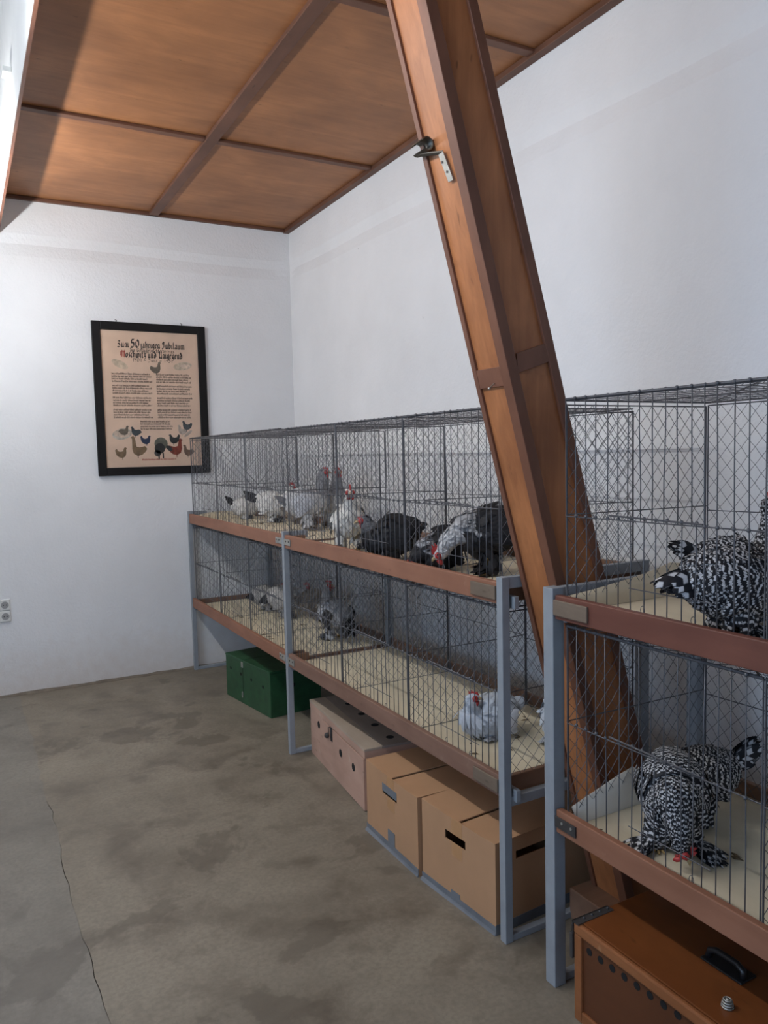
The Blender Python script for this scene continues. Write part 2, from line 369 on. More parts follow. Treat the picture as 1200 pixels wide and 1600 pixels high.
# ------------------------------------------------------------------ leaning portal column
def column():
    Yn, Yf = -4.035, -3.868
    L = lambda z: -.512-.2715*z
    Rr = lambda z: -.296-.287*z
    t = thing('wooden_column', 'tall leaning orange plywood column framed with dark battens between the two racks', 'column', (-.45, -3.95, 0))
    def slab_(name, x0, x1, y0, y1, z0, z1, mat, bev=.002):
        mb = MB(); q = lambda z: [(x0(z), y0, z), (x1(z), y0, z), (x1(z), y1, z), (x0(z), y1, z)]
        mb.hexa(q(z0), q(z1)); return mb.build(name, mat, t, bev, origin=(x0((z0+z1)/2), y0, (z0+z1)/2))
    zt = ZC-.001
    B = .036; tk = .008
    # plywood cheeks, set back behind the battens
    for z0, z1 in ((.1, 1.815), (1.815, zt)):
        slab_('plywood_panel', lambda z: L(z)+tk, lambda z: Rr(z)-tk, Yn+tk, Yf-.001, z0, z1, M['colply'], 0)
    cz = 1.815
    # corner battens
    slab_('corner_batten', lambda z: L(z)-.001, lambda z: L(z)+B, Yn-.002, Yn+B, .1, zt, M['colbat'])
    slab_('corner_batten', lambda z: L(z)-.001, lambda z: L(z)+.012, Yf-.02, Yf, .1, zt, M['colbat'])
    slab_('corner_batten', lambda z: Rr(z)-B*.9, lambda z: Rr(z), Yn-.002, Yn+.02, .1, zt, M['colbat'])
    slab_('corner_batten', lambda z: Rr(z)-B*.9, lambda z: Rr(z), Yf-.02, Yf, .1, zt, M['colbat'])
    # cross battens on the two faces
    sl = .32
    mb = MB(); a0, a1 = L(cz)+B, Rr(cz)-B*.9
    zz = lambda x, o: cz+.03+(x-a0)*sl+o
    mb.hexa([(a0-.006, Yn-.001, zz(a0-.006, -.028)), (a1+.006, Yn-.001, zz(a1+.006, -.028)), (a1+.006, Yn+.012, zz(a1+.006, -.028)), (a0-.006, Yn+.012, zz(a0-.006, -.028))],
            [(a0-.006, Yn-.001, zz(a0-.006, .028)), (a1+.006, Yn-.001, zz(a1+.006, .028)), (a1+.006, Yn+.012, zz(a1+.006, .028)), (a0-.006, Yn+.012, zz(a0-.006, .028))])
    mb.build('cross_batten', M['colbat'], t, .001)
    z0, z1 = cz-.032, cz+.022
    mb = MB(); mb.hexa([(L(z0), Yn+B, z0), (L(z0)+.02, Yn+B, z0), (L(z0)+.02, Yf-.02, z0), (L(z0), Yf-.02, z0)], [(L(z1), Yn+B, z1), (L(z1)+.02, Yn+B, z1), (L(z1)+.02, Yf-.02, z1), (L(z1), Yf-.02, z1)])
    mb.build('cross_batten', M['colbat'], t, .001)
    lab(MB().box((-.62, -4.06, 0), (-.27, -3.845, .105)).build('foot_block', M['railx'], t, .004), 'dusty brown wooden foot block')
    # bent nail below the cross batten
    n = MB().tube([(L(1.80)+.012, -3.955, 1.80), (L(1.80)-.028, -3.975, 1.777)], .0016, 6); n.sphere((L(1.80)-.028, -3.975, 1.777), .004)
    lab(n.build('nail', M['galv'], t), 'bright bent nail')
    # metal spring clip bracket
    h = thing('metal_bracket', 'small dull metal clip bracket screwed to the upper left face of the column', 'bracket', (L(2.40), -3.92, 2.4))
    c = lambda z, y, o: (L(z)-o, y, z)
    mb = MB(); mb.hexa([c(2.335, -3.985, .002), c(2.335, -3.962, .002), c(2.335, -3.962, 0), c(2.335, -3.985, 0)], [c(2.415, -3.968, .003), c(2.415, -3.945, .003), c(2.415, -3.945, 0), c(2.415, -3.968, 0)])
    lab(mb.build('screw_plate', M['galv'], h, .0005), 'light galvanised screw plate')
    for z in (2.36, 2.388): MB().tube([c(z, -3.968+.012*(z-2.36)/.028, .0035), c(z, -3.968+.012*(z-2.36)/.028, .0045)], .0035, 8).build('screw', M['dark_plate'], h)
    mb = MB(); mb.hexa([c(2.410, -3.968, .003), c(2.410, -3.945, .003), c(2.425, -3.872, .022), c(2.425, -3.895, .024)], [c(2.414, -3.968, .003), c(2.414, -3.945, .003), c(2.429, -3.872, .022), c(2.429, -3.895, .024)])
    mb.build('clip_arm', M['clip'], h)
    mb = MB(); cx, cz_ = L(2.44)-.016, 2.444; vs = []; n = 14
    for y in (-3.928, -3.868):
        for rr in (.019, .0165):
            vs += [(cx+rr*math.cos(-2.2+5*k/(n-1)), y, cz_+rr*math.sin(-2.2+5*k/(n-1))) for k in range(n)]
    fs = []
    for k in range(n-1): fs += [(k, k+1, 2*n+k+1, 2*n+k), (n+k+1, n+k, 3*n+k, 3*n+k+1), (k+1, k, n+k, n+k+1), (2*n+k, 2*n+k+1, 3*n+k+1, 3*n+k)]
    mb.add(vs, fs); mb.build('spring_clip', M['clip'], h, smooth=True)
column()

# ------------------------------------------------------------------ racks, trays, cages
XF, XB = -.90, -.25           # front face of the racks, back of the rear posts
ZL, ZU = .553, 1.185          # tops of the lower and upper tray rails
def rack(name, label, ys_, w, long_arms, cat='rack'):
    t = thing(name, label, cat, (XF, ys_[0], 0), 'steel racks')
    for y in ys_:
        MB().box((XF, y-w/2, 0), (XF+w, y+w/2, 1.203)).build('front_post', M['steel'], t, .002, origin=(XF, y, 0))
        MB().box((XB-.04, y-w/2, 0), (XB, y+w/2, 1.203)).build('rear_post', M['steel'], t, .002, origin=(XB, y, 0))
        MB().box((XF+w, y-.012, 0), (XB-.04, y+.012, .022)).build('foot_bar', M['steel'], t, .002, origin=(XF, y, 0))
        if y in long_arms: MB().box((XF+w, y-.0125, 1.165), (XB-.04, y+.0125, 1.202)).build('cross_arm', M['steel'], t, .002, origin=(XF, y, 1.18))
        else:
            MB().box((XF+w, y-.0125, 1.165), (XF+.14, y+.0125, 1.202)).build('arm_stub', M['steel'], t, .002, origin=(XF, y, 1.18))
            MB().box((XF+w, y-.0125, 1.07), (XB-.04, y+.0125, 1.105)).build('cross_arm', M['steel'], t, .002, origin=(XF, y, 1.08))
        MB().box((XF+w, y-.0125, .455), (XB-.04, y+.0125, .487)).build('cross_arm', M['steel'], t, .002, origin=(XF, y, .47))
        for z in (.47, 1.10): MB().box((XF+.04, y-w/2-.012, z-.0), (XF+.058, y+w/2+.012, z+.04)).build('bracket_tab', M['steel'], t, .002, origin=(XF, y, z))
    return t
rack('shelf_rack', 'long blue-grey steel rack with thin posts under the far cages', [-.055, -1.98, -3.84], .03, (-3.84,))
rack('shelf_rack', 'blue-grey steel rack with thick post holding the nearest cages', [-4.07, -6.0], .042, (-4.07,))

def tray(label, y0, y1, z, n0, n1, group, rm='rail'):
    """y0 near end, y1 far end; n0/n1: what covers the rail end: 'grey' weathered block, 'plate', 'dark' or None"""
    t = thing('tray', label, 'tray', (XF, (y0+y1)/2, z-.07), group)
    fr = MB().box((XF+.004, y0, z-.07), (XF+.026, y1, z)).build('front_rail', M[rm], t, .003, origin=(XF, (y0+y1)/2, z))
    MB().box((-.272, y0, z-.07), (-.252, y1, z-.002)).build('back_rail', M['railx'], t, .003, origin=(-.26, (y0+y1)/2, z))
    for y, inner in ((y0+.001, abs(y0+1.962) < .01), (y1-.021, abs(y1+1.998) < .01)):
        if inner:
            MB().box((XF+.026, y, z-.07), (-.272, y+.02, z-.044)).build('end_rail', M['railx'], t, .002, origin=(-.6, y, z))
            MB().box((XF+.026, y-.002, z-.044), (XF+.115, y+.022, z-.006)).build('corner_block', M['railx'], t, .003, origin=(-.8, y, z))
        else: MB().box((XF+.026, y, z-.07), (-.272, y+.02, z-.012)).build('end_rail', M['railx'], t, .003, origin=(-.6, y, z))
    MB().box((XF+.026, y0+.021, z-.058), (-.272, y1-.021, z-.045)).build('floor_board', M['board'], t, 0, origin=(-.6, (y0+y1)/2, z-.05))
    for n, y, s in ((n0, y0, 1), (n1, y1, -1)):
        if n == 'grey': lab(MB().box((XF-.004, y, z-.058), (XF+.0035, y+s*.135, z-.012)).build('end_block', M['grey_wood'], fr, .003, origin=(XF, y, z)), 'weathered grey end block')
        elif n:
            h = .016
            p = MB().box((XF-.001, y, z-.035-h), (XF+.0035, y+s*.085, z-.035+h)).build('joint_plate', M['galv' if n == 'plate' else 'dark_plate'], fr, .001, origin=(XF, y, z))
            mb = MB()
            for d in (.03, .068): mb.disc((XF-.001, y+s*d, z-.035+.004), (-1, 0, 0), .0045, 8, .002)
            mb.build('screw', M['dark_plate' if n == 'plate' else 'galv'], fr)
    return t
def litter(t, spots, z):
    mb = MB()
    for (x, y) in spots:
        for k in range(random.randint(1, 3)):
            a = random.uniform(0, PI); l = random.uniform(.008, .022); px, py = x+random.uniform(-.02, .02), y+random.uniform(-.03, .03)
            d = Vector((math.cos(a), math.sin(a), 0))*l; e = Vector((-d.y, d.x, 0))*random.uniform(.2, .5); c = Vector((px, py, z+.001))
            mb.add([c-d, c+e, c+d, c-e, c+Vector((0, 0, random.uniform(.002, .006)))], [(0, 3, 4), (3, 2, 4), (2, 1, 4), (1, 0, 4)])
    stuff(mb.build('litter', M['straw'], t))

def chain_link(mb, P, U, V, lu, lv, w=.049, r=.00105):
    """diamond wire netting on the rectangle P + a U + b V"""
    nu = max(2, round(lu/w))*2; nv = max(2, round(lv/(w*1.08)))*2; du, dv = lu/nu, lv/nv
    P, U, V = Vector(P), Vector(U), Vector(V); N = U.cross(V).normalized()
    jit = {}
    for k in range(nu):
        pts = []
        for j in range(nv+1):
            a = (k+(j+k) % 2)
            if (a, j) not in jit: jit[(a, j)] = (random.uniform(-.07, .07)*du if 0 < a < nu else 0, random.uniform(-.07, .07)*dv if 0 < j < nv else 0)
            ja, jb_ = jit[(a, j)]
            pts.append(P+U*(a*du+ja)+V*(j*dv+jb_)+N*(r*.7*(1 if j % 2 else -1)))
        vs = []
        side = (U*dv-V*du).normalized() if False else U
        for p in pts: vs += [p+N*r, p-N*r*.5+side*r*1.1, p-N*r*.5-side*r*1.1]
        fs = [(i*3+q, i*3+(q+1) % 3, i*3+3+(q+1) % 3, i*3+3+q) for i in range(len(pts)-1) for q in range(3)]
        mb.add(vs, fs)
def rim(mb, P, U, V, lu, lv, r=.0022):
    P, U, V = Vector(P), Vector(U), Vector(V); a, b, c, d = P, P+U*lu, P+U*lu+V*lv, P+V*lv
    for p, q in ((a, b), (b, c), (c, d), (d, a)): mb.tube([p, q], r, 5)
_barcache = {}
def bar_mesh(h, knots):
    k = (round(h, 3), knots)
    if k not in _barcache:
        mb = MB(); mb.tube([(0, 0, 0), (.0006, .001, h*.3), (-.0004, -.001, h*.7), (0, 0, h)], .0016, 5)
        for z in knots: mb.sphere((-.001, 0, h*z), .0054, 6, 4)
        me = bpy.data.meshes.new('bar'); me.from_pydata(mb.v, [], mb.f); me.materials.append(M['wire'])
        me.polygons.foreach_set('use_smooth', [True]*len(me.polygons)); _barcache[k] = me
    return _barcache[k]
def cage(label, y0, ncell, z0, z1, group, cw=.617, near_side=True, far_side=True, last=None):
    """bank of wire cages; y0 the near end, cells go away from the camera if cw > 0"""
    xf, xb = XF+.026, -.285; d = xb-xf; h = z1-z0; s = 1 if cw > 0 else -1
    t = thing('wire_cage', label, 'cage', (xf, y0, z0), group)
    mid = z0+.275 if z0 > .9 else z0+.31
    X, Y, Z = Vector((1, 0, 0)), Vector((0, 1, 0)), Vector((0, 0, 1))
    for c in range(ncell):
        ya, yb = y0+c*cw+s*.003, y0+(c+1)*cw-s*.003; lo, hi = min(ya, yb), max(ya, yb); L = hi-lo
        mb = MB(); rim(mb, (xf, lo, z0+.002), Y, Z, L, h-.002, .0019)
        mb.tube([(xf, lo, z1), (xf, hi, z1)], .0034, 6)
        mb.tube([(xf-.001, lo, mid), (xf-.001, hi, mid-.004)], .0018, 5)
        nb = 16; sp = L/nb; ds, de = 5, 10
        dl, dh = lo+sp*(ds-.4), lo+sp*(de+.4)
        mb.tube([(xf-.003, dl-.02, mid+.004), (xf-.003, dh+.05, mid+.008)], .0026, 5)
        mb.tube([(xf-.004, dl-.05, z0+.10), (xf-.004, dh-.02, z0+.10)], .0014, 5)
        fr = mb.build('front_grille', M['wire'], t)
        for k in range(1, nb):
            y = lo+sp*k+random.uniform(-.003, .003)
            if ds <= k <= de:
                segs = [(y, mid, z1-mid, (1,)), (y-sp*.3+random.uniform(-.003, .003), z0, mid-z0+.006, (1,))]
            else: segs = [(y, z0, h, (1, (mid-z0)/h))]
            for yy, zz, hh, kn in segs:
                b = bpy.data.objects.new('bar', bar_mesh(hh, kn)); COL.objects.link(b); b.parent = fr
                b.location = Vector((xf, yy, zz))-wloc(t); b.rotation_euler = (random.uniform(-.012, .012), random.uniform(-.004, .004), random.uniform(0, 6))
        mb = MB()
        for k in (ds, ds+4):
            y = lo+sp*(k-.3); pts = [(xf-.003, y+.007*math.cos(a), z0+.05+.011*math.sin(a)) for a in np.linspace(0, 2*PI, 9)[:-1]]
            mb.tube(pts, .001, 4, closed=True)
        mb.build('latch_ring', M['wire'], fr)
        mb = MB(); rim(mb, (xb, lo, z0), Y, Z, L, h-.012); mb.tube([(xb, lo, mid-.01), (xb, hi, mid-.02)], .0017, 5)
        chain_link(mb, (xb, lo, z0), Y, Z, L, h-.012); mb.build('back_netting', M['wire'], t)
        mb = MB(); rim(mb, (xf+.004, lo, z1-.004), X, Y, d-.006, L, .0024); chain_link(mb, (xf+.004, lo, z1-.004), X, Y, d-.006, L)
        mb.tube([(xf+.004, lo+.01, z1-.002), (xb, hi-.01, z1-.004)], .0022, 5); mb.tube([(xf+d*.5, lo, z1-.004), (xf+d*.5, hi, z1-.004)], .002, 5)
        mb.build('top_netting', M['wire'], t)
    for c in range(ncell+1):
        if (c == 0 and not near_side) or (c == ncell and not far_side): continue
        y = y0+c*cw; mb = MB(); rim(mb, (xf+.006, y, z0), X, Z, d-.012, h-.016); mb.tube([(xf, y, mid), (xb, y, mid-.006)], .0018, 5)
        chain_link(mb, (xf+.006, y, z0), X, Z, d-.012, h-.016)
        mb.build('side_netting' if c in (0, ncell) else 'divider_netting', M['wire'], t)
    return t
TG, CG = 'wooden trays on the racks', 'wire cage banks'
ZFU, ZFL = ZU-.045, ZL-.045
t1 = tray('reddish wooden tray of the upper far bay next to the back wall', -1.962, -.08, ZU, 'plate', None, TG)
t2 = tray('reddish wooden tray of the upper middle bay holding the black chickens', -3.822, -1.998, ZU, 'grey', 'plate', TG)
t3 = tray('reddish wooden tray of the lower far bay over the green crate', -1.962, -.08, ZL, 'plate', None, TG)
t4 = tray('reddish wooden tray of the lower middle bay over the cardboard boxes', -3.822, -1.998, ZL, 'grey', 'plate', TG, 'rail_grey')
t5 = tray('reddish wooden tray of the nearest rack, upper level with grey end block', -5.97, -4.095, ZU, None, 'grey', TG, 'rail_dark')
t6 = tray('reddish wooden tray of the nearest rack, lower level with dark metal plate', -5.97, -4.095, ZL, None, 'dark', TG)
cage('upper wire cage bank of the far bay by the back wall', -1.945, 3, ZFU, 1.742, CG, .612)
cage('upper wire cage bank of the middle bay around the black chickens', -3.815, 3, ZFU, 1.738, CG, .602)
cage('lower wire cage bank of the far bay above the green crate', -1.945, 3, ZFL, 1.098, CG, .612)
cage('lower wire cage bank of the middle bay with mostly bare floor', -3.815, 3, ZFL, 1.098, CG, .602)
cage('upper wire cage bank of the nearest rack around the barred birds', -4.118, 2, ZFU, 1.738, CG, -.62, far_side=True)
cage('lower wire cage bank of the nearest rack around the barred birds', -4.118, 2, ZFL, 1.098, CG, -.62, far_side=True)
rnd = lambda n, x0, x1, y0, y1: [(random.uniform(x0, x1), random.uniform(y0, y1)) for _ in range(n)]
litter(t1, rnd(14, -.8, -.4, -1.8, -.2), ZFU); litter(t2, rnd(8, -.8, -.4, -3.6, -2.2), ZFU)
litter(t3, rnd(26, -.82, -.4, -1.8, -.3), ZFL); litter(t4, rnd(5, -.8, -.4, -3.7, -3.1), ZFL)
litter(t6, [(-.83, -4.2), (-.62, -4.5), (-.45, -4.6)], ZFL)
# curled-up liner sheets at the end of the nearest trays and one at the far end
def liner(t, pts, y, z, tilt, col='white_sheet'):
    mb = MB(); n = len(pts); vs = []
    for x, h in pts: vs += [(x, y, z+.001), (x, y+tilt*.4, z+h*.55), (x, y+tilt, z+h)]
    for x, h in pts: vs += [(x, y-.004, z+.001), (x, y-.004+tilt*.4, z+h*.55), (x, y-.004+tilt, z+h)]
    o = 3*n; fs = []
    for i in range(n-1):
        for k in range(2):
            fs += [(i*3+k, i*3+k+1, i*3+k+4, i*3+k+3), (o+i*3+k, o+i*3+k+3, o+i*3+k+4, o+i*3+k+1)]
        fs += [(i*3+2, o+i*3+2, o+i*3+5, i*3+5)]
    mb.add(vs, fs); lab(mb.build('liner_sheet', M[col], t, smooth=True), 'pale liner sheet curling up at the tray end')
liner(t6, [(-.85, .045), (-.80, .06), (-.72, .082), (-.66, .099), (-.60, .112), (-.585, .1), (-.55, .098), (-.5, .08), (-.44, .06), (-.4, .045)], -4.128, ZFL, .02)
liner(t5, [(-.86, .04), (-.75, .05), (-.6, .068), (-.5, .085), (-.44, .1), (-.4, .095), (-.34, .1)], -4.128, ZFU, .02, 'board')
liner(t1, [(-.86, .03), (-.75, .05), (-.65, .055), (-.5, .04), (-.4, .03)], -.115, ZFU, .015, 'board')

# ------------------------------------------------------------------ boxes under the racks
def crate_frame(p_far, p_near, depth):
    """local axes of a box given by the floor corners of its front; returns a point function f(a along front from far to near, b into depth, z)"""
    A, B = Vector((*p_far, 0)), Vector((*p_near, 0)); u = (B-A).normalized(); v = Vector((-u.y, u.x, 0))
    if v.x < 0: v = -v
    return (B-A).length, lambda a, b, z: A+u*a+v*b+Vector((0, 0, z))
def obox(mb, f, a0, a1, b0, b1, z0, z1):
    return mb.hexa([f(a0, b0, z0), f(a0, b1, z0), f(a1, b1, z0), f(a1, b0, z0)], [f(a0, b0, z1), f(a0, b1, z1), f(a1, b1, z1), f(a1, b0, z1)])
def hole(mb, f, a, b, z, axis, r=.012):
    """dark plug painting the shade of a drilled hole on the front (axis 'b'), top ('z') or end ('a') face"""
    c = f(a, b, z); e = {'b': f(a, b-.0012, z), 'z': f(a, b, z+.0012), 'a': f(a+.0012, b, z)}[axis]
    mb.tube([c, e], r, 14)

def green_crate():
    L, f = crate_frame((-.871, -.78), (-.787, -1.40), .3); D, H = .36, .288
    t = thing('green_crate', 'dark green painted wooden crate with small air holes on the floor', 'crate', f(L/2, D/2, 0))
    obox(MB(), f, 0, L, 0, D, .0, H-.014).build('body', M['green'], t, .003)
    obox(MB(), f, -.001, L*.405, -.002, D, H-.014, H).build('lid', M['green'], t, .003)
    obox(MB(), f, L*.41, L+.001, -.002, D, H-.014, H).build('lid', M['green'], t, .003)
    m = MB(); obox(m, f, L*.405, L*.41, -.001, .001, .04, H-.015); m.build('door_joint', M['recess_shade'], t)
    for a, z in ((.075, .2), (.225, .19), (.372, .185), (.53, .175)):
        m = MB(); hole(m, f, a, 0, z, 'b', .011); m.build('air_hole', M['recess_shade'], t)
    m = MB(); hole(m, f, L, .16, .18, 'a', .012); m.build('air_hole', M['recess_shade'], t)
    m = MB(); obox(m, f, L*.4-.012, L*.4+.012, -.005, 0, H-.05, H-.012); m.build('hasp', M['galv'], t, .002)
    m = MB(); c = f(L*.39, -.004, .06); m.tube([c+Vector((0, .010*math.cos(a), .02*math.sin(a))) for a in np.linspace(0, 2*PI, 13)[:-1]], .0018, 5, closed=True); m.build('pull_ring', M['galv'], t)
green_crate()
def pink_crate():
    L, f = crate_frame((-.788, -2.018), (-.862, -2.80), .4); D, H = .36, .292
    t = thing('plywood_crate', 'long pinkish plywood transport crate with grey lid and round air holes', 'crate', f(L/2, D/2, 0))
    obox(MB(), f, 0, L, .012, D, 0, H-.012).build('body', M['pink_wood'], t, .002)
    obox(MB(), f, 0, L*.265, 0, .012, .0, H-.045).build('front_board', M['pink_wood'], t, .0015)
    lab(obox(MB(), f, L*.268, L-.012, -.003, .012, .003, H-.05).build('door', M['pink_wood'], t, .0015), 'pinkish plywood door of the crate')
    obox(MB(), f, 0, L, -.002, .012, H-.044, H-.012).build('front_rail', M['pink_wood'], t, .0015)
    lab(obox(MB(), f, 0, L+.001, -.003, .085, H-.012, H).build('lit_lid_strip', M['lit_lid_strip'], t, .0015), 'front strip of the lid painted paler as lit')
    lab(obox(MB(), f, 0, L+.001, .0865, D, H-.012, H-.0005).build('lid', M['grey_top'], t, .0015), 'grey weathered lid')
    for a, z in ((.14, .196), (.475, .165), (.645, .158)):
        m = MB(); hole(m, f, a, -.003 if a > .3 else 0, z, 'b', .019); m.build('air_hole', M['recess_shade'], t)
    for a in (.165, .345, .52, .70):
        m = MB(); hole(m, f, a, .16, H-.0005, 'z', .019); m.build('air_hole', M['recess_shade'], t)
    m = MB(); c = f(.32, -.008, .205)
    m.tube([f(.345, -.006, .245), f(.34, -.012, .25), f(.325, -.012, .245), f(.315, -.008, .2), f(.31, -.008, .19)], .0022, 5)
    m.tube([f(.345, -.006, .245), f(.35, -.01, .21), f(.35, -.008, .185)], .0022, 5)
    m.sphere(f(.30, -.012, .195), .014, 8, 6); obox(m, f, .335, .36, -.006, -.003, .18, .25); m.build('wire_latch', M['dark_plate'], t)
pink_crate()
def carton(label, pf, pn, D, H, slot_tape, side_slot, seam):
    L, f = crate_frame(pf, pn, D)
    t = thing('cardboard_box', label, 'box', f(L/2, D/2, 0), 'cardboard boxes under the middle bay')
    T = .004
    # walls: front one with an open slot hand hole, then flaps
    a0, a1, z0, z1 = L*.34, L*.62, H*.715, H*.82
    m = MB()
    obox(m, f, 0, a0, 0, T, 0, H); obox(m, f, a1, L, 0, T, 0, H); obox(m, f, a0, a1, 0, T, 0, z0); obox(m, f, a0, a1, 0, T, z1, H)
    m.build('front_wall', M['card'], t)
    m = MB()
    if side_slot:
        b0, b1, y0, y1 = .09, .36, H*.76, H*.85
        obox(m, f, L-T, L, T, b0, 0, H); obox(m, f, L-T, L, b1, D, 0, H); obox(m, f, L-T, L, b0, b1, 0, y0); obox(m, f, L-T, L, b0, b1, y1, H)
    else: obox(m, f, L-T, L, T, D, 0, H)
    m.build('side_wall', M['card'], t)
    obox(MB(), f, 0, T, T, D, 0, H).build('side_wall', M['card'], t); obox(MB(), f, T, L-T, D-T, D, 0, H).build('back_wall', M['card'], t)
    obox(MB(), f, T, L-T, T, D-T, .0, .006).build('bottom', M['card'], t)
    # two top flaps meeting in a sagging seam across the middle
    g = L*seam
    m = MB(); m.hexa([f(0, -.001, H), f(0, D, H), f(g-.003, D, H-.003), f(g-.003, .004, H-.008)], [f(0, -.001, H+.004), f(0, D, H+.004), f(g-.003, D, H+.003), f(g-.003, .004, H-.003)]); m.build('top_flap', M['card'], t, .001)
    m = MB(); m.hexa([f(g+.005, .003, H-.011), f(g+.005, D, H-.004), f(L, D, H), f(L, -.001, H)], [f(g+.005, .003, H-.007), f(g+.005, D, H), f(L, D, H+.004), f(L, -.001, H+.004)]); m.build('top_flap', M['card'], t, .001)
    m = MB(); obox(m, f, T, L-T, T+.001, D-T, H-.03, H-.0285); m.build('inner_flap', M['card'], t)
    c = (a0+a1)/2+.01; lab(obox(MB(), f, c-.03, c+.03, -.0006, 0, z1, H).build('brown_tape', M['card_tape'], t), 'strip of brown packing tape'); lab(obox(MB(), f, c-.03, c+.03, -.0006, 0, H*.56, z0).build('brown_tape', M['card_tape'], t), 'strip of brown packing tape')
    m = MB(); obox(m, f, -.004, L+.001, -.0022, -.0002, 0, .03); m.hexa([f(-.004, -.012, 0), f(-.004, -.0022, 0), f(L, -.0022, 0), f(L, -.006, 0)], [f(-.004, -.0024, .012), f(-.004, -.0022, .012), f(L, -.0022, .01), f(L, -.0024, .01)])
    if slot_tape: obox(m, f, L*.44, L*.57, -.0022, -.0002, .03, .085)
    else: obox(m, f, L*.42, L*.54, -.0022, -.0002, .03, .045)
    lab(m.build('grey_tape', M['grey_tape'], t), 'grey cloth tape along the bottom edge')
    if slot_tape:
        m = MB(); obox(m, f, a0, a1, -.0014, -.0002, z0+.012, z1+.012); lab(m.build('grey_tape', M['grey_tape'], t), 'grey tape over half of the hand hole')
    if side_slot:
        m = MB(); obox(m, f, L, L+.0015, -.002, D, 0, .035); m.build('grey_tape', M['grey_tape'], t)
carton('brown cardboard box beside the pinkish crate, hand hole half taped grey', (-.925, -2.935), (-.933, -3.365), .5, .305, True, False, .5)
carton('brown cardboard box behind the thin grey post, open dark hand hole', (-.925, -3.385), (-.898, -3.80), .5, .31, False, True, .52)

def orange_case():
    L, f = crate_frame((-.934, -4.209), (-.934, -5.06), .42); D, H = .42, .286
    t = thing('carrying_case', 'varnished orange-brown wooden carrying case with black top handle', 'case', f(L/2, D/2, 0))
    m = MB(); obox(m, f, .012, L-.012, .008, D, .01, H-.02); m.build('body', M['orange_panel'], t)
    for a0, a1, z0, z1 in ((0, .028, 0, H-.034), (L-.028, L, 0, H-.034), (.028, L-.028, 0, .034)):
        m = MB(); obox(m, f, a0, a1, 0, .02, z0, z1); m.build('frame_strip', M['orange_edge'], t, .003)
    m = MB(); obox(m, f, 0, .012, .02, D, 0, H-.034); m.build('end_panel', M['orange_wood'], t, .002)
    m = MB(); obox(m, f, 0, L, -.002, .014, H-.034, H-.002); lab(m.build('edge_strip', M['orange_edge'], t, .005), 'worn orange front edge of the lid')
    m = MB(); obox(m, f, 0, L, .0145, D, H-.02, H); m.build('lid', M['orange_wood'], t, .002)
    for k in range(8):
        m = MB(); hole(m, f, .052+.0425*k, .008, .222+.002*k, 'b', .0105); m.build('air_hole', M['recess_shade'], t)
    # metal corner and toggle latch on the near left edge
    m = MB(); obox(m, f, -.003, .022, -.004, .13, H-.002, H+.002); obox(m, f, -.004, -.0005, -.004, .13, H-.03, H+.002)
    for b in (.03, .06, .09, .12): m.sphere(f(.008, b, H+.003), .004, 8, 5)
    lab(m.build('hinge_plate', M['dark_plate'], t), 'dark metal hinge with bright screws')
    m = MB(); obox(m, f, -.012, -.001, -.006, .02, H-.11, H-.035); obox(m, f, -.008, .0, -.004, .016, H-.036, H-.012); lab(m.build('toggle_latch', M['dark_plate'], t, .002), 'dark metal toggle latch')
    # handle
    m = MB(); obox(m, f, .285, .405, .165, .225, H, H+.006); m.build('handle_plate', M['black'], t, .003)
    m = MB(); pts = [f(.295, .185, H+.006), f(.297, .188, H+.022), f(.315, .19, H+.03), f(.375, .19, H+.03), f(.393, .188, H+.022), f(.395, .185, H+.006)]; m.tube(pts, .0085, 8)
    m.build('handle', M['black'], t, smooth=True)
    m = MB(); c = f(.435, .075, H)
    for q, rr in enumerate((.013, .012, .0105, .0085)): m.tube([c+Vector((rr*math.cos(a), rr*math.sin(a), .003+.0055*q)) for a in np.linspace(0, 2*PI, 13)[:-1]], .0022, 5, closed=True)
    m.tube([c, c+Vector((0, 0, .022))], [.006, .004], 8); m.build('spring_knob', M['galv'], t, smooth=True)
orange_case()

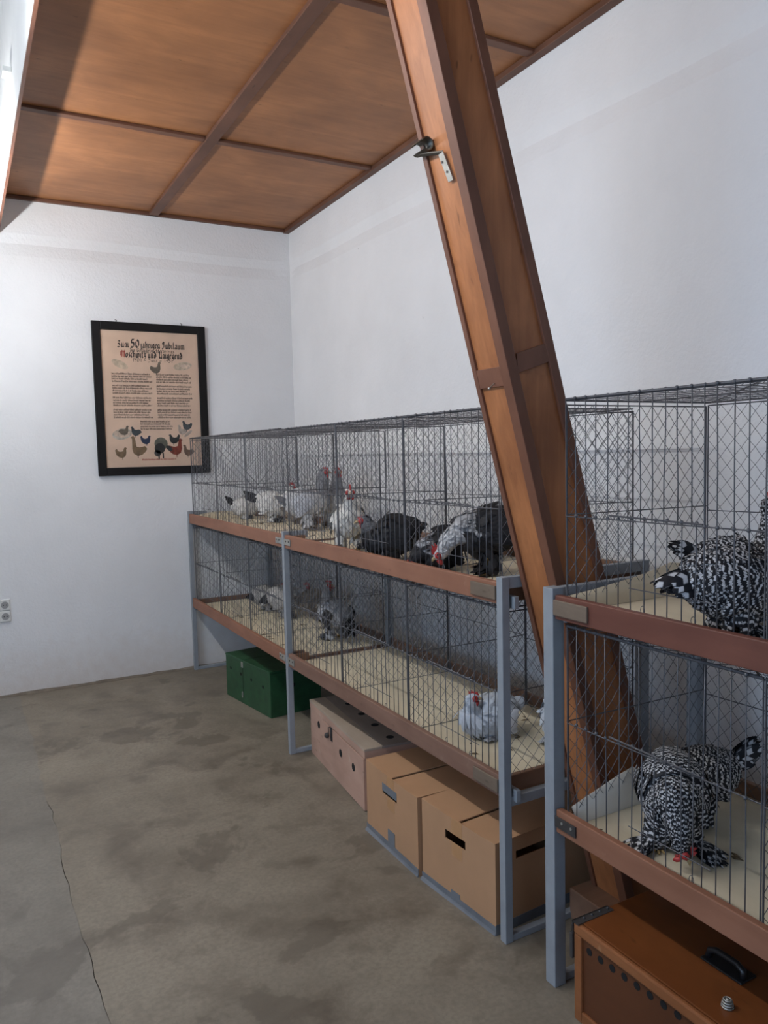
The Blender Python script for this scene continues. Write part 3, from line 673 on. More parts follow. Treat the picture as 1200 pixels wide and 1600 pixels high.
# ------------------------------------------------------------------ framed jubilee certificate on the back wall
def certificate():
    x0, x1, z0, z1 = -1.508, -.705, 1.484, 2.572; fw = .058
    t = thing('framed_certificate', 'black framed jubilee certificate with old lettering and painted poultry on the back wall', 'picture', ((x0+x1)/2, 0, z0))
    for a, b in (((x0, z0), (x0+fw, z1)), ((x1-fw, z0), (x1, z1))): MB().box((a[0], -.026, a[1]), (b[0], -.002, b[1])).build('frame_side', M['frame_black'], t, .004)
    for a, b in (((x0+fw, z0), (x1-fw, z0+fw)), ((x0+fw, z1-fw), (x1-fw, z1))): MB().box((a[0], -.026, a[1]), (b[0], -.002, b[1])).build('frame_side', M['frame_black'], t, .004)
    px0, px1, pz0, pz1 = x0+fw, x1-fw, z0+fw, z1-fw; W, Hh = px1-px0, pz1-pz0
    MB().box((px0-.005, -.012, pz0-.005), (px1+.005, -.004, pz1+.005)).build('paper', M['paper'], t)
    MB().box((px0-.004, -.0185, pz0-.004), (px1+.004, -.0165, pz1+.004)).build('glass_pane', M['glass'], t)
    for x in (x0+.17, x1-.17): MB().tube([(x, -.008, z1-.002), (x+.004, -.006, z1+.012), (x-.006, -.004, z1+.016)], .003, 6).build('hanging_hook', M['dark_plate'], t)
    P = lambda u, v, d=0: (px0+u*W, -.0122-d, pz1-v*Hh)
    asp = W/Hh
    nib = Vector((.10, .135))
    def stroke(mb, pts, u, v, s, wt=1, d=.0002):
        for a, b in zip(pts[:-1], pts[1:]):
            q = [(a[0]-nib.x*wt, a[1]-nib.y*wt), (a[0]+nib.x*wt, a[1]+nib.y*wt), (b[0]+nib.x*wt, b[1]+nib.y*wt), (b[0]-nib.x*wt, b[1]-nib.y*wt)]
            p = [P(u+x*s/asp, v-y*s, d) for x, y in q]
            n = (Vector(p[1])-Vector(p[0])).cross(Vector(p[2])-Vector(p[0]))
            mb.add(p, [(0, 1, 2, 3)] if n.y < 0 else [(3, 2, 1, 0)])
    mi = lambda x: [(x, .82), (x+.1, .95), (x+.1, .15), (x+.22, .02)]
    G = {'i': (.34, [mi(0), [(.12, 1.25), (.18, 1.32)]]), 'n': (.68, [mi(0), [(.12, .85), (.4, .98)], mi(.34)]), 'm': (1.02, [mi(0), [(.12, .85), (.4, .98)], mi(.34), [(.46, .85), (.74, .98)], mi(.68)]),
         'u': (.68, [mi(0), [(.2, .02), (.42, .15)], mi(.34)]), 'r': (.5, [mi(0), [(.12, .8), (.38, .98), (.44, .86)]]), 'e': (.52, [[(.4, .25), (.2, .02), (.06, .2), (.06, .8), (.25, .98), (.42, .7), (.1, .45)]]),
         'o': (.6, [[(.1, .82), (.08, .18), (.26, .02), (.46, .18), (.46, .8), (.28, .98), (.1, .82)]]), 'd': (.6, [[(.1, .7), (.08, .18), (.26, .02), (.46, .18), (.46, .75), (.05, 1.45)], [(.46, .75), (.1, .72)]]),
         's': (.5, [[(.42, .9), (.2, .98), (.1, .7), (.38, .4), (.36, .12), (.06, .05)]]), 'c': (.46, [[(.4, .92), (.2, .98), (.08, .75), (.08, .18), (.24, .02), (.4, .12)]]), 'h': (.62, [[(0.02, 1.42), (.1, 1.5), (.1, .02)], [(.12, .8), (.38, .98), (.46, .75), (.44, .1), (.3, -.35)]]),
         'w': (.95, [mi(0), mi(.3), [(.2, .02), (.5, .1)], [(.6, .98), (.78, .8), (.76, .15), (.5, .02)]]), 't': (.42, [[(.12, 1.3), (.12, .15), (.3, .02)], [(-.02, .92), (.34, .95)]]), 'z': (.52, [[(.06, .85), (.25, .98), (.42, .75), (.15, .5), (.42, .3), (.3, -.25), (.06, -.3)]]),
         'g': (.62, [[(.1, .8), (.08, .25), (.26, .08), (.46, .25), (.46, .95)], [(.46, .95), (.46, -.25), (.1, -.35)], [(.1, .85), (.46, .95)]]), 'j': (.34, [[(.02, .85), (.12, .95), (.12, -.2), (-.05, -.38)], [(.12, 1.25), (.18, 1.32)]]), 'b': (.6, [[(.04, 1.42), (.1, 1.5), (.1, .15), (.28, .02), (.46, .2), (.46, .78), (.28, .95), (.12, .8)]]),
         'l': (.34, [[(.04, 1.42), (.12, 1.5), (.12, .15), (.26, .02)]]), 'a': (.62, [[(.08, .85), (.28, .98), (.42, .8), (.42, .15), (.56, .02)], [(.42, .55), (.12, .45), (.08, .15), (.22, .02), (.42, .2)]]), 'p': (.6, [[(.1, .95), (.1, -.4)], [(.1, .85), (.3, .98), (.46, .8), (.46, .2), (.28, .02), (.1, .12)]]),
         'f': (.42, [[(.36, 1.45), (.18, 1.5), (.12, 1.25), (.12, 0)], [(-.02, .92), (.34, .95)]]), 'v': (.62, [mi(0), [(.1, .85), (.36, 1), (.46, .8), (.42, .2), (.2, .02)]]),
         'Z': (.85, [[(.1, 1.3), (.35, 1.5), (.62, 1.35), (.3, .85), (.62, .55), (.55, .1), (.25, -.05), (.05, .15)], [(.1, .82), (.5, .86)]]), '5': (.75, [[(.6, 1.45), (.15, 1.42), (.15, .9), (.45, .92), (.6, .6), (.5, .15), (.25, 0), (.05, .15)]]), '0': (.8, [[(.36, 1.45), (.1, 1.15), (.1, .3), (.36, 0), (.62, .3), (.62, 1.15), (.36, 1.45)]]),
         'J': (.75, [[(.6, 1.35), (.25, 1.5), (.1, 1.2), (.35, 1.0)], [(.5, 1.45), (.45, .2), (.2, -.1), (.0, .1)]]), 'M': (1.2, [[(.02, .3), (.12, 1.2), (.3, 1.48), (.4, 1.1), (.38, .1), (.2, -.05)], [(.42, 1.1), (.64, 1.48), (.74, 1.1), (.74, .05)], [(.76, 1.1), (.98, 1.48), (1.06, 1.0), (1.04, .0), (.85, -.2)]]),
         'U': (.95, [[(.05, 1.15), (.2, 1.48), (.32, 1.2), (.2, .35), (.4, 0), (.68, .2)], [(.68, 1.48), (.7, .1), (.85, 0)]]), 'G': (.9, [[(.7, 1.3), (.4, 1.5), (.12, 1.1), (.12, .3), (.4, 0), (.7, .2), (.68, .7), (.42, .72)]]), '1': (.5, [[(.1, 1.2), (.28, 1.42), (.28, 0)]]), '9': (.65, [[(.5, 1.0), (.28, .75), (.1, 1.0), (.28, 1.42), (.5, 1.15), (.45, .4), (.15, 0)]]), '-': (.9, [[(.1, .6), (.7, .62)]])}
    for k, b in (('ä', 'a'), ('ü', 'u')): G[k] = (G[b][0], G[b][1]+[[(.06, 1.25), (.12, 1.32)], [(.36, 1.25), (.42, 1.32)]])
    G['ß'] = G['s']
    def text(mb, s, u0, u1, v, size, wt=1, red=None, redmb=None):
        tot = sum(.45 if c == ' ' else G[c][0]+.1 for c in s); k = (u1-u0)*asp/tot; u = u0
        for i, c in enumerate(s):
            if c == ' ': u += .45*k/asp; continue
            tgt = redmb if red is not None and i in red else mb
            for st in G[c][1]:
                stroke(tgt, [(x*k/size, y) for x, y in st], u, v+slope(u), size, wt)
            u += (G[c][0]+.1)*k/asp
    slope = lambda u: 0
    ink, brown, red = MB(), MB(), MB()
    text(ink, 'Zum', .165, .285, .120, .031); text(ink, '50', .30, .395, .120, .040, 1.1); text(ink, 'jährigen', .40, .605, .120, .032); text(ink, 'Jubiläum', .62, .865, .120, .033)
    text(brown, 'des Geflügelzüchtervereins', .29, .75, .152, .019, .95)
    text(ink, 'Moschwitz und Umgegend', .19, .835, .192, .033, 1.05, {0}, red)
    text(brown, '1901 - Jena - 1951'.replace('Jena', 'Juni'), .31, .73, .222, .017, .9)
    # the verses are too small to read in the photograph: broken-script strokes in lines of word lengths
    glyphs = 'inmureosdhcatbl'
    def verse(u0, u1, v, h, mb):
        u = u0; um = u1-random.uniform(0, .1)*(u1-u0)
        while u < um:
            for _ in range(random.randint(2, 8)):
                c = random.choice(glyphs); k = h*1.05
                for st in G[c][1]: stroke(mb, [(x, y) for x, y in st], u, v, k, 1.1)
                u += (G[c][0]+.08)*k/asp
                if u > um: break
            u += .35*h/asp
    for u0, u1 in ((.095, .50), (.545, .93)):
        for v0 in (.312, .398, .487, .575):
            for k in range(4): verse(u0, u1 if k != 2 else u1-.03, v0+.0185*k+.007, .0088, brown)
    for k in range(4): verse(.36, .70, .668+.0185*k, .0085, brown)
    verse(.36, .72, .952, .009, red)
    stroke(red, [(0, 1.3), (0, -3.5)], .092, .318, .012, .6)
    ink.build('black_lettering', M['ink'], t); brown.build('brown_lettering', M['ink_brown'], t); red.build('red_lettering', M['ink_red'], t)
    # painted birds and landscapes: flat washes of colour on the sheet
    def blob(name, col, polys, d=.0004):
        mb = MB()
        for pts in polys:
            p = [P(u, v, d) for u, v in pts]; n = Vector((0, 0, 0))
            for i in range(len(p)): n += Vector(p[i]).cross(Vector(p[(i+1) % len(p)]))
            mb.add(p if n.y < 0 else p[::-1], [tuple(range(len(p)))])
        mb.build(name, plain(name+' paint', col, .8, 0, .3, 40), t)
    ell = lambda u, v, a, b, r=0, n=18: [(u+(a*math.cos(q)*math.cos(r)-b*math.sin(q)*math.sin(r)), v+(a*math.cos(q)*math.sin(r)+b*math.sin(q)*math.cos(r))*1.0) for q in np.linspace(0, 2*PI, n+1)[:-1]]
    def fowl(u, v, s, face=1, neck=.5, tail=.5):
        f = face; s = s*1.12; pts = [(-1.05, -.25-tail), (-.8, -.6-tail*.8), (-.5, -.42), (-.1, -.34), (.25, -.45), (.42, -.7-neck), (.62, -.88-neck), (.95, -.66-neck), (.76, -.55-neck), (.78, -.1), (.62, .42), (.15, .72), (-.4, .6), (-.85, .2)]
        return [[(u+x*s*f, v+y*s*asp) for x, y in pts], [(u+.05*s*f, v+.55*s*asp), (u+.15*s*f, v+.55*s*asp), (u+.14*s*f, v+1*s*asp), (u+.06*s*f, v+1*s*asp)]]
    blob('landscape', (.62, .48, .34), [ell(.18, .245, .085, .028, .3), ell(.83, .245, .10, .03, -.1)], .0003)
    blob('water', (.58, .50, .40), [ell(.17, .755, .10, .04, -.1)], .0003)
    blob('halo', (.72, .55, .41), [ell(.17, .75, .085, .03), ell(.86, .245, .06, .016)], .00035)
    blob('goose', (.20, .155, .11), fowl(.545, .275, .055, 1, .45, .0)+fowl(.19, .735, .05, 1, .2, -.3))
    blob('pigeon', (.07, .075, .075), fowl(.31, .74, .052, -1, .1, -.35)+fowl(.85, .70, .05, -1, .2, .2), .0005)
    blob('pale_pigeon', (.50, .40, .32), fowl(.80, .735, .05, -1, .3, .2)+[ell(.86, .755, .05, .012, -.5)])
    blob('blue_hen', (.035, .045, .085), fowl(.41, .805, .05, 1, .1, .45))
    blob('dark_hen', (.045, .045, .04), fowl(.705, .80, .055, -1, .1, .45))
    blob('turkey_fan', (.16, .15, .11), [ell(.565, .83, .07, .048)], .0004); blob('turkey', (.05, .045, .04), [ell(.55, .865, .055, .04), ell(.525, .9, .035, .025), [(.53, .92), (.545, .92), (.545, .945), (.53, .945)], [(.575, .9), (.59, .9), (.59, .94), (.575, .94)]], .0006)
    blob('brown_hen', (.24, .155, .085), fowl(.155, .9, .055, 1, .25, .35)+fowl(.33, .875, .075, -1, .9, -.1))
    blob('rooster', (.26, .06, .035), fowl(.72, .875, .075, 1, .55, -.1)); blob('rooster_tail', (.05, .05, .05), [ell(.65, .865, .035, .018, .4)], .0006)
    blob('drake', (.20, .12, .08), fowl(.855, .895, .055, -1, .4, -.2))
certificate()

# ------------------------------------------------------------------ floor bits
def flake(name, label, cat, c, pts, mat, h=.004):
    mb = MB(); c = Vector((*c, 0)); n = len(pts)
    vs = [c+Vector((x, y, .0008+h*random.uniform(.3, 1))) for x, y in pts]+[c+Vector((0, 0, .001))]+[c+Vector((x, y, .0002)) for x, y in pts]
    fs = [(i, (i+1) % n, n) for i in range(n)]+[((i+1) % n, i, n+1+i, n+1+(i+1) % n) for i in range(n)]
    tag(mb.build(name, mat, None, origin=c), label, cat)
flake('dry_leaf', 'curled brown dry leaf on the concrete in front of the cardboard boxes', 'leaf', (-1.129, -3.776), [(-.06, .02), (-.03, .035), (0, .015), (.04, -.002), (.065, -.02), (.03, -.03), (-.01, -.012), (-.035, -.005)], M['leaf'], .012)
flake('feather', 'white feather scrap on the concrete in front of the pinkish crate', 'feather', (-1.006, -2.178), [(-.05, .0), (-.02, .012), (.01, .008), (.045, .03), (.05, .015), (.015, -.006), (-.02, -.008)], M['feather_white'], .006)
flake('paper_scrap', 'tiny white paper scrap lying on the floor left of the green crate', 'scrap', (-1.10, -.86), [(-.014, 0), (0, .012), (.014, 0), (0, -.01)], M['feather_white'])
flake('straw_stalk', 'thin pale stalk lying on the floor in front of the slender middle post', 'straw', (-.98, -1.62), [(-.07, .004), (0, .003), (.07, .018), (.07, .012), (0, -.004), (-.07, -.002)], M['leaf'], .003)

# ------------------------------------------------------------------ chickens
def catmull(P, m):
    P = np.array(P, float); n = len(P); out = []
    for i in range(n-1):
        p0, p1, p2, p3 = P[max(i-1, 0)], P[i], P[i+1], P[min(i+2, n-1)]
        for t in np.linspace(0, 1, m, endpoint=False):
            out.append(.5*((2*p1)+(-p0+p2)*t+(2*p0-5*p1+4*p2-p3)*t*t+(-p0+3*p1-3*p2+p3)*t**3))
    out.append(P[-1]); return np.array(out)
class Plumage:
    """feathers as small curved blades, all of one part joined into one mesh"""
    def __init__(s): s.v = []; s.f = []; s.uv = []; s.c = []
    def feather(s, p, d, n, l, w, col, lift=.15, curl=.14, rows=4):
        d = d/np.linalg.norm(d); n = n-d*np.dot(n, d); n = n/(np.linalg.norm(n)+1e-9); sd = np.cross(d, n); o = len(s.v); ph = random.uniform(-.2, .2)
        for i in range(rows+1):
            t = i/rows; ww = w*.5*(math.sin(PI*min(1, .12+t*.8))**.7)*(1 if i < rows else .62)
            c = p+d*l*t*(1-.1*t)+n*l*(lift*t-curl*t*t)
            for q in (-1, 0, 1):
                s.v.append(c+sd*ww*q-n*abs(q)*w*.12); s.uv.append((.5+.5*q, t+ph-.1*abs(q))); s.c.append(col)
        for i in range(rows):
            for q in range(2):
                a = o+i*3+q; s.f.append((a, a+1, a+4, a+3))
    def build(s, name, parent):
        me = bpy.data.meshes.new(name); me.from_pydata([tuple(v) for v in s.v], [], s.f)
        me.materials.append(M['plume']); setcol(me, s.c)
        uv = me.uv_layers.new(name='UVMap'); li = np.empty(len(me.loops), int); me.loops.foreach_get('vertex_index', li)
        uv.data.foreach_set('uv', np.array(s.uv)[li].ravel())
        me.polygons.foreach_set('use_smooth', [True]*len(me.polygons))
        o = bpy.data.objects.new(name, me); COL.objects.link(o); o.parent = parent; return o
def setcol(me, c):
    a = me.color_attributes.new('Col', 'FLOAT_COLOR', 'POINT'); a.data.foreach_set('color', np.array(c, np.float32).ravel())
def hen(name, label, x, y, z, rz, S=1., neck=(70, 82, .13), head=0, hyaw=0, lie=0., fl=.044, tail=(40, .09, 9), cf=None, group='chickens in the cages', comb=1., fluff=1., nf=650, pitch=0, wing_col=None, tail_col=None, leg_col=None, cat='chicken'):
    """a stocky feather-footed hen facing +x before rotation. neck: start and end angle above level, length; lie: how far the body sinks on its legs"""
    rng = np.random.RandomState(abs(hash(label)) % 2**31 if False else sum(map(ord, label)))
    body = [(-.135, 0, .205, .012, .012), (-.12, 0, .20, .05, .048), (-.075, 0, .18, .083, .082), (-.02, 0, .165, .094, .092), (.035, 0, .165, .084, .086), (.07, 0, .185, .062, .066)]
    cp, sp = math.cos(math.radians(pitch)), math.sin(math.radians(pitch))
    body = [(a*cp-(c-.165)*sp, b, .165+a*sp+(c-.165)*cp, r1, r2) for a, b, c, r1, r2 in body]
    a0, a1, nl = neck; p = np.array([body[-1][0], 0, body[-1][2]]); nst = 4; hy = 0
    for i in range(nst):
        t = (i+1)/nst; a = math.radians(a0+(a1-a0)*t); hy = math.radians(hyaw)*t*.35
        p = p+np.array([math.cos(a)*math.cos(hy), math.cos(a)*math.sin(hy), math.sin(a)])*nl/nst
        r = .052-.028*t**.8; body.append((*p, r, r))
    hy = math.radians(hyaw); hd = math.radians(head); hdv = np.array([math.cos(hd)*math.cos(hy), math.cos(hd)*math.sin(hy), math.sin(hd)])
    hc = p+hdv*.012+np.array([0, 0, .008 if a1 > 0 else 0]); body.append((*hc, .021, .022)); tip = hc+hdv*.022; body.append((*tip, .010, .011))
    B = np.array(body); B[:, 2] -= lie
    B[:, :] *= S; hc = (hc-np.array([0, 0, lie]))*S
    R = catmull(B, 4); nr = len(R); seg = 16
    T = np.gradient(R[:, :3], axis=0); T /= np.linalg.norm(T, axis=1)[:, None]
    vs, nm, ss = [], [], []
    side = np.array([0, 1., 0]); fz = .004*S
    for i in range(nr):
        sd = side-T[i]*np.dot(side, T[i]); sd /= np.linalg.norm(sd); up = np.cross(T[i], sd)
        if up[2] < 0 and i < 16: up = -up
        if i and np.dot(up, pu) < 0: up = -up
        pu = up
        for k in range(seg):
            a = 2*PI*k/seg; q = R[i, :3]+sd*R[i, 3]*math.cos(a)+up*R[i, 4]*math.sin(a)
            q[2] = max(q[2], fz); vs.append(q); n_ = sd*math.cos(a)+up*math.sin(a); nm.append(n_); ss.append(i/(nr-1))
    fs = [(i*seg+k, i*seg+(k+1) % seg, (i+1)*seg+(k+1) % seg, (i+1)*seg+k) for i in range(nr-1) for k in range(seg)]
    fs += [tuple(range(seg))[::-1], tuple((nr-1)*seg+k for k in range(seg))]
    t = thing(name, label, cat, (x, y, z), group); t.rotation_euler = (0, 0, math.radians(rz))
    nbody = 5*4; sb = nbody/(nr-1)     # ring parameter where the neck begins
    me = bpy.data.meshes.new('body'); me.from_pydata([tuple(v) for v in vs], [], fs); me.materials.append(M['plume'])
    cols = [cf(s_/sb if s_ < sb else 1+(s_-sb)/(1-sb), n_, 'body') for s_, n_ in zip(ss, nm)]
    setcol(me, [(c[0], c[1], c[2], 0) if c[3] < .9 else (.02, .02, .023, 0) for c in cols]); me.uv_layers.new(name='UVMap')
    me.polygons.foreach_set('use_smooth', [True]*len(me.polygons))
    o = bpy.data.objects.new('body', me); COL.objects.link(o); o.parent = t
    V = np.array(vs); Nn = np.array(nm)
    # plumage over the body
    pl = Plumage(); ar = []
    for f in fs[:-2]: ar.append(np.linalg.norm(np.cross(V[f[1]]-V[f[0]], V[f[3]]-V[f[0]])))
    ar = np.array(ar); i0 = (nr-6)*seg; ar[i0:] *= .6; ar /= ar.sum()
    FN = np.array([np.cross(V[f[2]]-V[f[0]], V[f[3]]-V[f[1]]) for f in fs[:-2]]); FN /= np.linalg.norm(FN, axis=1)[:, None]+1e-9
    FN *= np.sign(np.mean(np.sum(FN*Nn[[f[0] for f in fs[:-2]]], axis=1)))
    for fi in rng.choice(len(ar), nf, p=ar):
        f = fs[fi]; a, b = rng.rand(2); p = (V[f[0]]*(1-a)+V[f[1]]*a)*(1-b)+(V[f[3]]*(1-a)+V[f[2]]*a)*b
        n_ = Nn[f[0]]*(1-a)+Nn[f[1]]*a; ri = fi//seg; s_ = (ri+b)/(nr-1); d = -T[ri]
        u = s_/sb if s_ < sb else 1+(s_-sb)/(1-sb)
        if u > 1.86: continue
        nr_ = n_; n_ = FN[fi]
        d = d+np.array([0, 0, -.35])+rng.normal(0, .12, 3)
        d = d-n_*np.dot(d, n_)
        if u <= 1: l, wd = fl, fl*.6
        else: l, wd = fl*1.1-fl*.68*max(0, u-1.3), fl*.34
        c = cf(u, nr_, 'body'); j = rng.uniform(.82, 1.12)
        l *= S*rng.uniform(.8, 1.2); q = p+n_*.001*S
        if q[2] < .02*S: d[2] = max(d[2], 0)
        pl.feather(q, d, n_, l, wd*S, (c[0]*j, c[1]*j, c[2]*j, c[3]))
    # fluffy thighs
    for sy in (-1, 1):
        for k in range(int(45*fluff)):
            a = rng.uniform(0, 2*PI); h = rng.uniform(.03, .11); p = np.array([-.01+.034*math.cos(a), sy*.042+.03*math.sin(a), h])*S
            p[2] = max(p[2]-lie*.8*S, .012); n_ = np.array([math.cos(a), math.sin(a), .1]); c = cf(.45, n_*np.array([1, 1, 0])+np.array([0, 0, -.6]), 'thigh'); j = rng.uniform(.8, 1.1)
            pl.feather(p, np.array([-.2, 0, -1])+rng.normal(0, .2, 3), n_, min(.042*S, max(.012, p[2]*.95)), .024*S, (c[0]*j, c[1]*j, c[2]*j, c[3]))
    # feathered feet
    for sy in (-1, 1):
        for k in range(int(34*fluff)):
            a = rng.uniform(-1.5, 1.5)+(0 if sy > 0 else 0); dirv = np.array([math.cos(a)*.7+.25, sy*(.55+.4*math.sin(abs(a))), -.18])
            p = np.array([.0+rng.uniform(-.012, .03), sy*(.045+rng.uniform(-.005, .014)+(.016 if fluff > 4 else 0)), rng.uniform(.012, .04)])*S
            c = cf(.4, np.array([0, 0, -.8]), 'foot'); j = rng.uniform(.8, 1.15)
            l = rng.uniform(.03, .06)*S*(1.45 if fluff > 4 else 1.25 if fluff > 2 else 1); pl.feather(p, dirv, np.array([0, 0, 1.]), l, .02*S, (c[0]*j, c[1]*j, c[2]*j, c[3]), .1, .02 if p[2] < .02*S else .16)
    V2 = pl.v; 
    for i in range(len(V2)):
        if V2[i][2] < .002: V2[i] = np.array([V2[i][0], V2[i][1], .002+.004*rng.rand()*0])
    stuff(pl.build('plumage', o))
    # tail fan
    ta, tl, tn = tail; tp = Plumage(); tc = tail_col or (lambda q: cf(0, np.array([0, 0, 1.]), 'tail'))
    root = R[1, :3]+np.array([.012, 0, .0])*S
    for k in range(tn*3):
        g = rng.uniform(-1, 1); lay = k/(tn*3); an = math.radians(ta+pitch*-.0-22*lay+rng.uniform(-6, 6)); d = np.array([-math.cos(an), .42*g, math.sin(an)])
        n_ = np.array([math.sin(an)*-.6, g*.9, math.cos(an)*.4+.2]); c = tc(lay); j = rng.uniform(.8, 1.15)
        tp.feather(root+np.array([.02*lay, g*.022, -.02*lay])*S, d, n_, tl*S*rng.uniform(.8, 1.12)*(1-.25*lay), .036*S, (c[0]*j, c[1]*j, c[2]*j, c[3]), .1, .18, 6)
    tp.build('tail', t)
    # wings: a shallow shell of long feathers on each flank
    for sy in (-1, 1):
        wp = Plumage()
        for row, (xs_, zz, l) in enumerate(((.035, .19, .05), (.015, .175, .06), (-.015, .165, .07), (-.035, .155, .072))):
            fine = fl < .04
            for k in (range(7) if not fine else np.linspace(0, 6, 13)):
                zz_ = zz+(k-3)*.013; px = xs_-.012*abs(k-3)*.3; e = 1-min(.92, ((px+.02)/.13)**2+((zz_-.165)/.1)**2)
                yy = sy*(.094*math.sqrt(max(e, .05))+.004+.003*row)
                pr = np.array([px*cp-(zz_-.165)*sp, yy, .165+px*sp+(zz_-.165)*cp-lie])*S
                c = (wing_col or (lambda r: cf(.5, np.array([0, sy, .2]), 'wing')))(row); j = rng.uniform(.85, 1.1)
                wp.feather(pr, np.array([-cp, -.08*sy, -sp-.18+.04*k])+rng.normal(0, .03, 3), np.array([-.1, sy, .25]), l*S*(.62 if fine else 1), .024*S*(.62 if fine else 1), (c[0]*j, c[1]*j, c[2]*j, c[3]), .06, .12)
        wp.build('wing', t)
    # head: comb, face, wattles, beak, eyes
    up = np.array([-math.sin(hd)*math.cos(hy), -math.sin(hd)*math.sin(hy), math.cos(hd)]); sd = np.cross(up, hdv)
    F = lambda a, b, c: Vector(hc+(hdv*a+sd*b+up*c)*S)
    mb = MB(); prof = [(-.022, .016), (-.024, .034), (-.014, .026), (-.010, .042), (-.003, .028), (.003, .044), (.008, .028), (.014, .036), (.018, .024), (.022, .014)]
    n = len(prof); k = comb
    mb.add([F(a, -.003, .012+(c-.012)*k) for a, c in prof]+[F(a, .003, .012+(c-.012)*k) for a, c in prof], [tuple(range(n))[::-1], tuple(range(n, 2*n))]+[(i, (i+1) % n, n+(i+1) % n, n+i) for i in range(n)])
    mb.build('comb', M['red_skin'], None); setpar(t)
    mb = MB()
    for b in (-1, 1): mb.tube([F(.006, b*.010, .012), F(.007, b*.0135, .002), F(.006, b*.012, -.011)], [.009*S, .0145*S, .009*S], 10)
    mb.build('face_skin', M['red_skin'], None, smooth=True); setpar(t)
    for b in (-1, 1):
        mb = MB(); mb.tube([F(.014, b*.008, -.010), F(.015, b*.010, -.018), F(.013, b*.010, -.028), F(.012, b*.010, -.036)], [.003*S, .008*S*k, .009*S*k, .003*S], 8); mb.build('wattle', M['red_skin'], None, smooth=True); setpar(t)
        mb = MB(); mb.sphere(F(.008, b*.0225, .006), .0042*S, 8, 6); mb.build('eye', M['eye'], None, smooth=True); setpar(t)
    mb = MB(); mb.tube([F(.018, 0, 0), F(.03, 0, -.001), F(.042, 0, -.006)], [.009*S, .006*S, .001*S], 8); mb.build('beak', M['beak'], None, smooth=True); setpar(t)
    # legs and toes
    for sy in (-1, 1):
        mb = MB(); q = Vector((.0, sy*.042, 0))*S; top = max(.1*S-lie*S, .03)
        mb.tube([q+Vector((-.004*S, 0, top)), q+Vector((0, 0, .012*S))], .006*S, 7)
        for a in (-.5, 0, .5, PI): mb.tube([q+Vector((0, 0, .009*S)), q+Vector((math.cos(a), math.sin(a), 0))*.035*S*(1 if a != PI else .5)+Vector((0, 0, .005*S))], [.0055*S, .003*S], 6)
        mb.build('leg', M['leg_skin'], None, smooth=True); setpar(t)
    return t
def setpar(t):
    o = COL.objects[-1]; o.parent = t; o.location = (0, 0, 0)

D = math.radians
RIGHT, LEFT, TOCAM, AWAY = -28.7, 151.3, -118.7, 61.3
k4 = lambda c, b=0.: (c[0], c[1], c[2], b)
WHITE, CREAM, SILVER, GREY, DGREY, BLACK, BROWN = (.72, .70, .66), (.70, .64, .54), (.50, .51, .53), (.27, .27, .28), (.10, .10, .105), (.014, .0135, .015), (.26, .20, .15)
def c_white_black_tail(u, n, part):
    if part in ('tail',) or u < .12: return k4(BLACK)
    if part == 'foot': return k4(DGREY, .3)
    return k4(WHITE)
def c_silver_grey(u, n, part):
    if part == 'tail': return k4(GREY, .3)
    if part == 'foot': return k4(BROWN, .4)
    if u > 1.05: return k4(GREY, .25)
    if part == 'wing': return k4((.56, .57, .60), .08)
    return k4((.58, .575, .57), .10)
def c_black(u, n, part): return k4(BLACK)
def c_black_silver_neck(u, n, part):
    if u > 1.0: return k4((.50, .50, .51), .35)
    if part == 'body' and u > .6 and n[2] > .55: return k4((.3, .3, .31), .45)
    return k4(BLACK)
def c_white_neck_rooster(u, n, part):
    if u > 1.12: return k4((.55, .54, .53), .4)
    if part == 'body' and u > .8 and n[2] > .1: return k4((.30, .30, .30), .6)
    if part == 'body' and u < .38 and n[2] > .35: return k4((.42, .42, .43), .35)
    return k4(BLACK)
def c_barred(u, n, part): return k4((.56, .55, .55), 1.0)
def c_pale_grey(u, n, part):
    if part == 'tail': return k4(BLACK)
    if part == 'foot': return k4(BLACK)
    if u > 1: return k4((.42, .40, .38), .2)
    return k4((.52, .49, .45), .15)
def c_grey_black(u, n, part):
    if part == 'tail': return k4(BLACK)
    if part == 'foot': return k4(DGREY, .4)
    if u > 1: return k4((.36, .34, .32), .2)
    if part == 'wing': return k4((.42, .43, .46), .1)
    return k4((.46, .46, .47), .12)
def c_lavender(u, n, part):
    if part == 'foot': return k4((.4, .4, .41))
    return k4((.50, .53, .57), .05)
def c_brown(u, n, part):
    if part == 'tail': return k4((.17, .14, .11), .5)
    return k4((.33, .27, .21), .35)
# upper level, far bay
hen('chicken', 'white hen with black tail at the far end of the upper cages', -.53, -.30, ZFU, RIGHT+20, .75, (20, 45, .06), -20, 0, .05, tail=(50, .11, 16), cf=c_white_black_tail, nf=420)
hen('chicken', 'white hen with spread black tail and pale red comb, upper cages', -.46, -.72, ZFU, RIGHT-4, .95, (45, 70, .10), 0, 40, .03, tail=(32, .125, 18), cf=c_white_black_tail, nf=480)
hen('chicken', 'brownish grey hen crouching behind the slender middle post, upper cages', -.36, -.96, ZFU, RIGHT, .8, (10, -10, .06), -10, 30, .07, tail=(10, .07, 8), cf=c_brown, nf=380)
hen('chicken', 'tall silver-white hen standing upright with grey neck, upper cages', -.50, -1.42, ZFU, RIGHT+8, 1.02, (68, 84, .125), 0, -15, -.012, tail=(30, .09, 9), cf=c_silver_grey, pitch=16, nf=560, comb=.7)
hen('chicken', 'silver-grey hen standing behind the tall silver-white one', -.30, -1.34, ZFU, TOCAM+20, 1.0, (75, 86, .13), 0, 20, -.01, tail=(30, .08, 9), cf=c_silver_grey, pitch=15, nf=480, comb=.7)
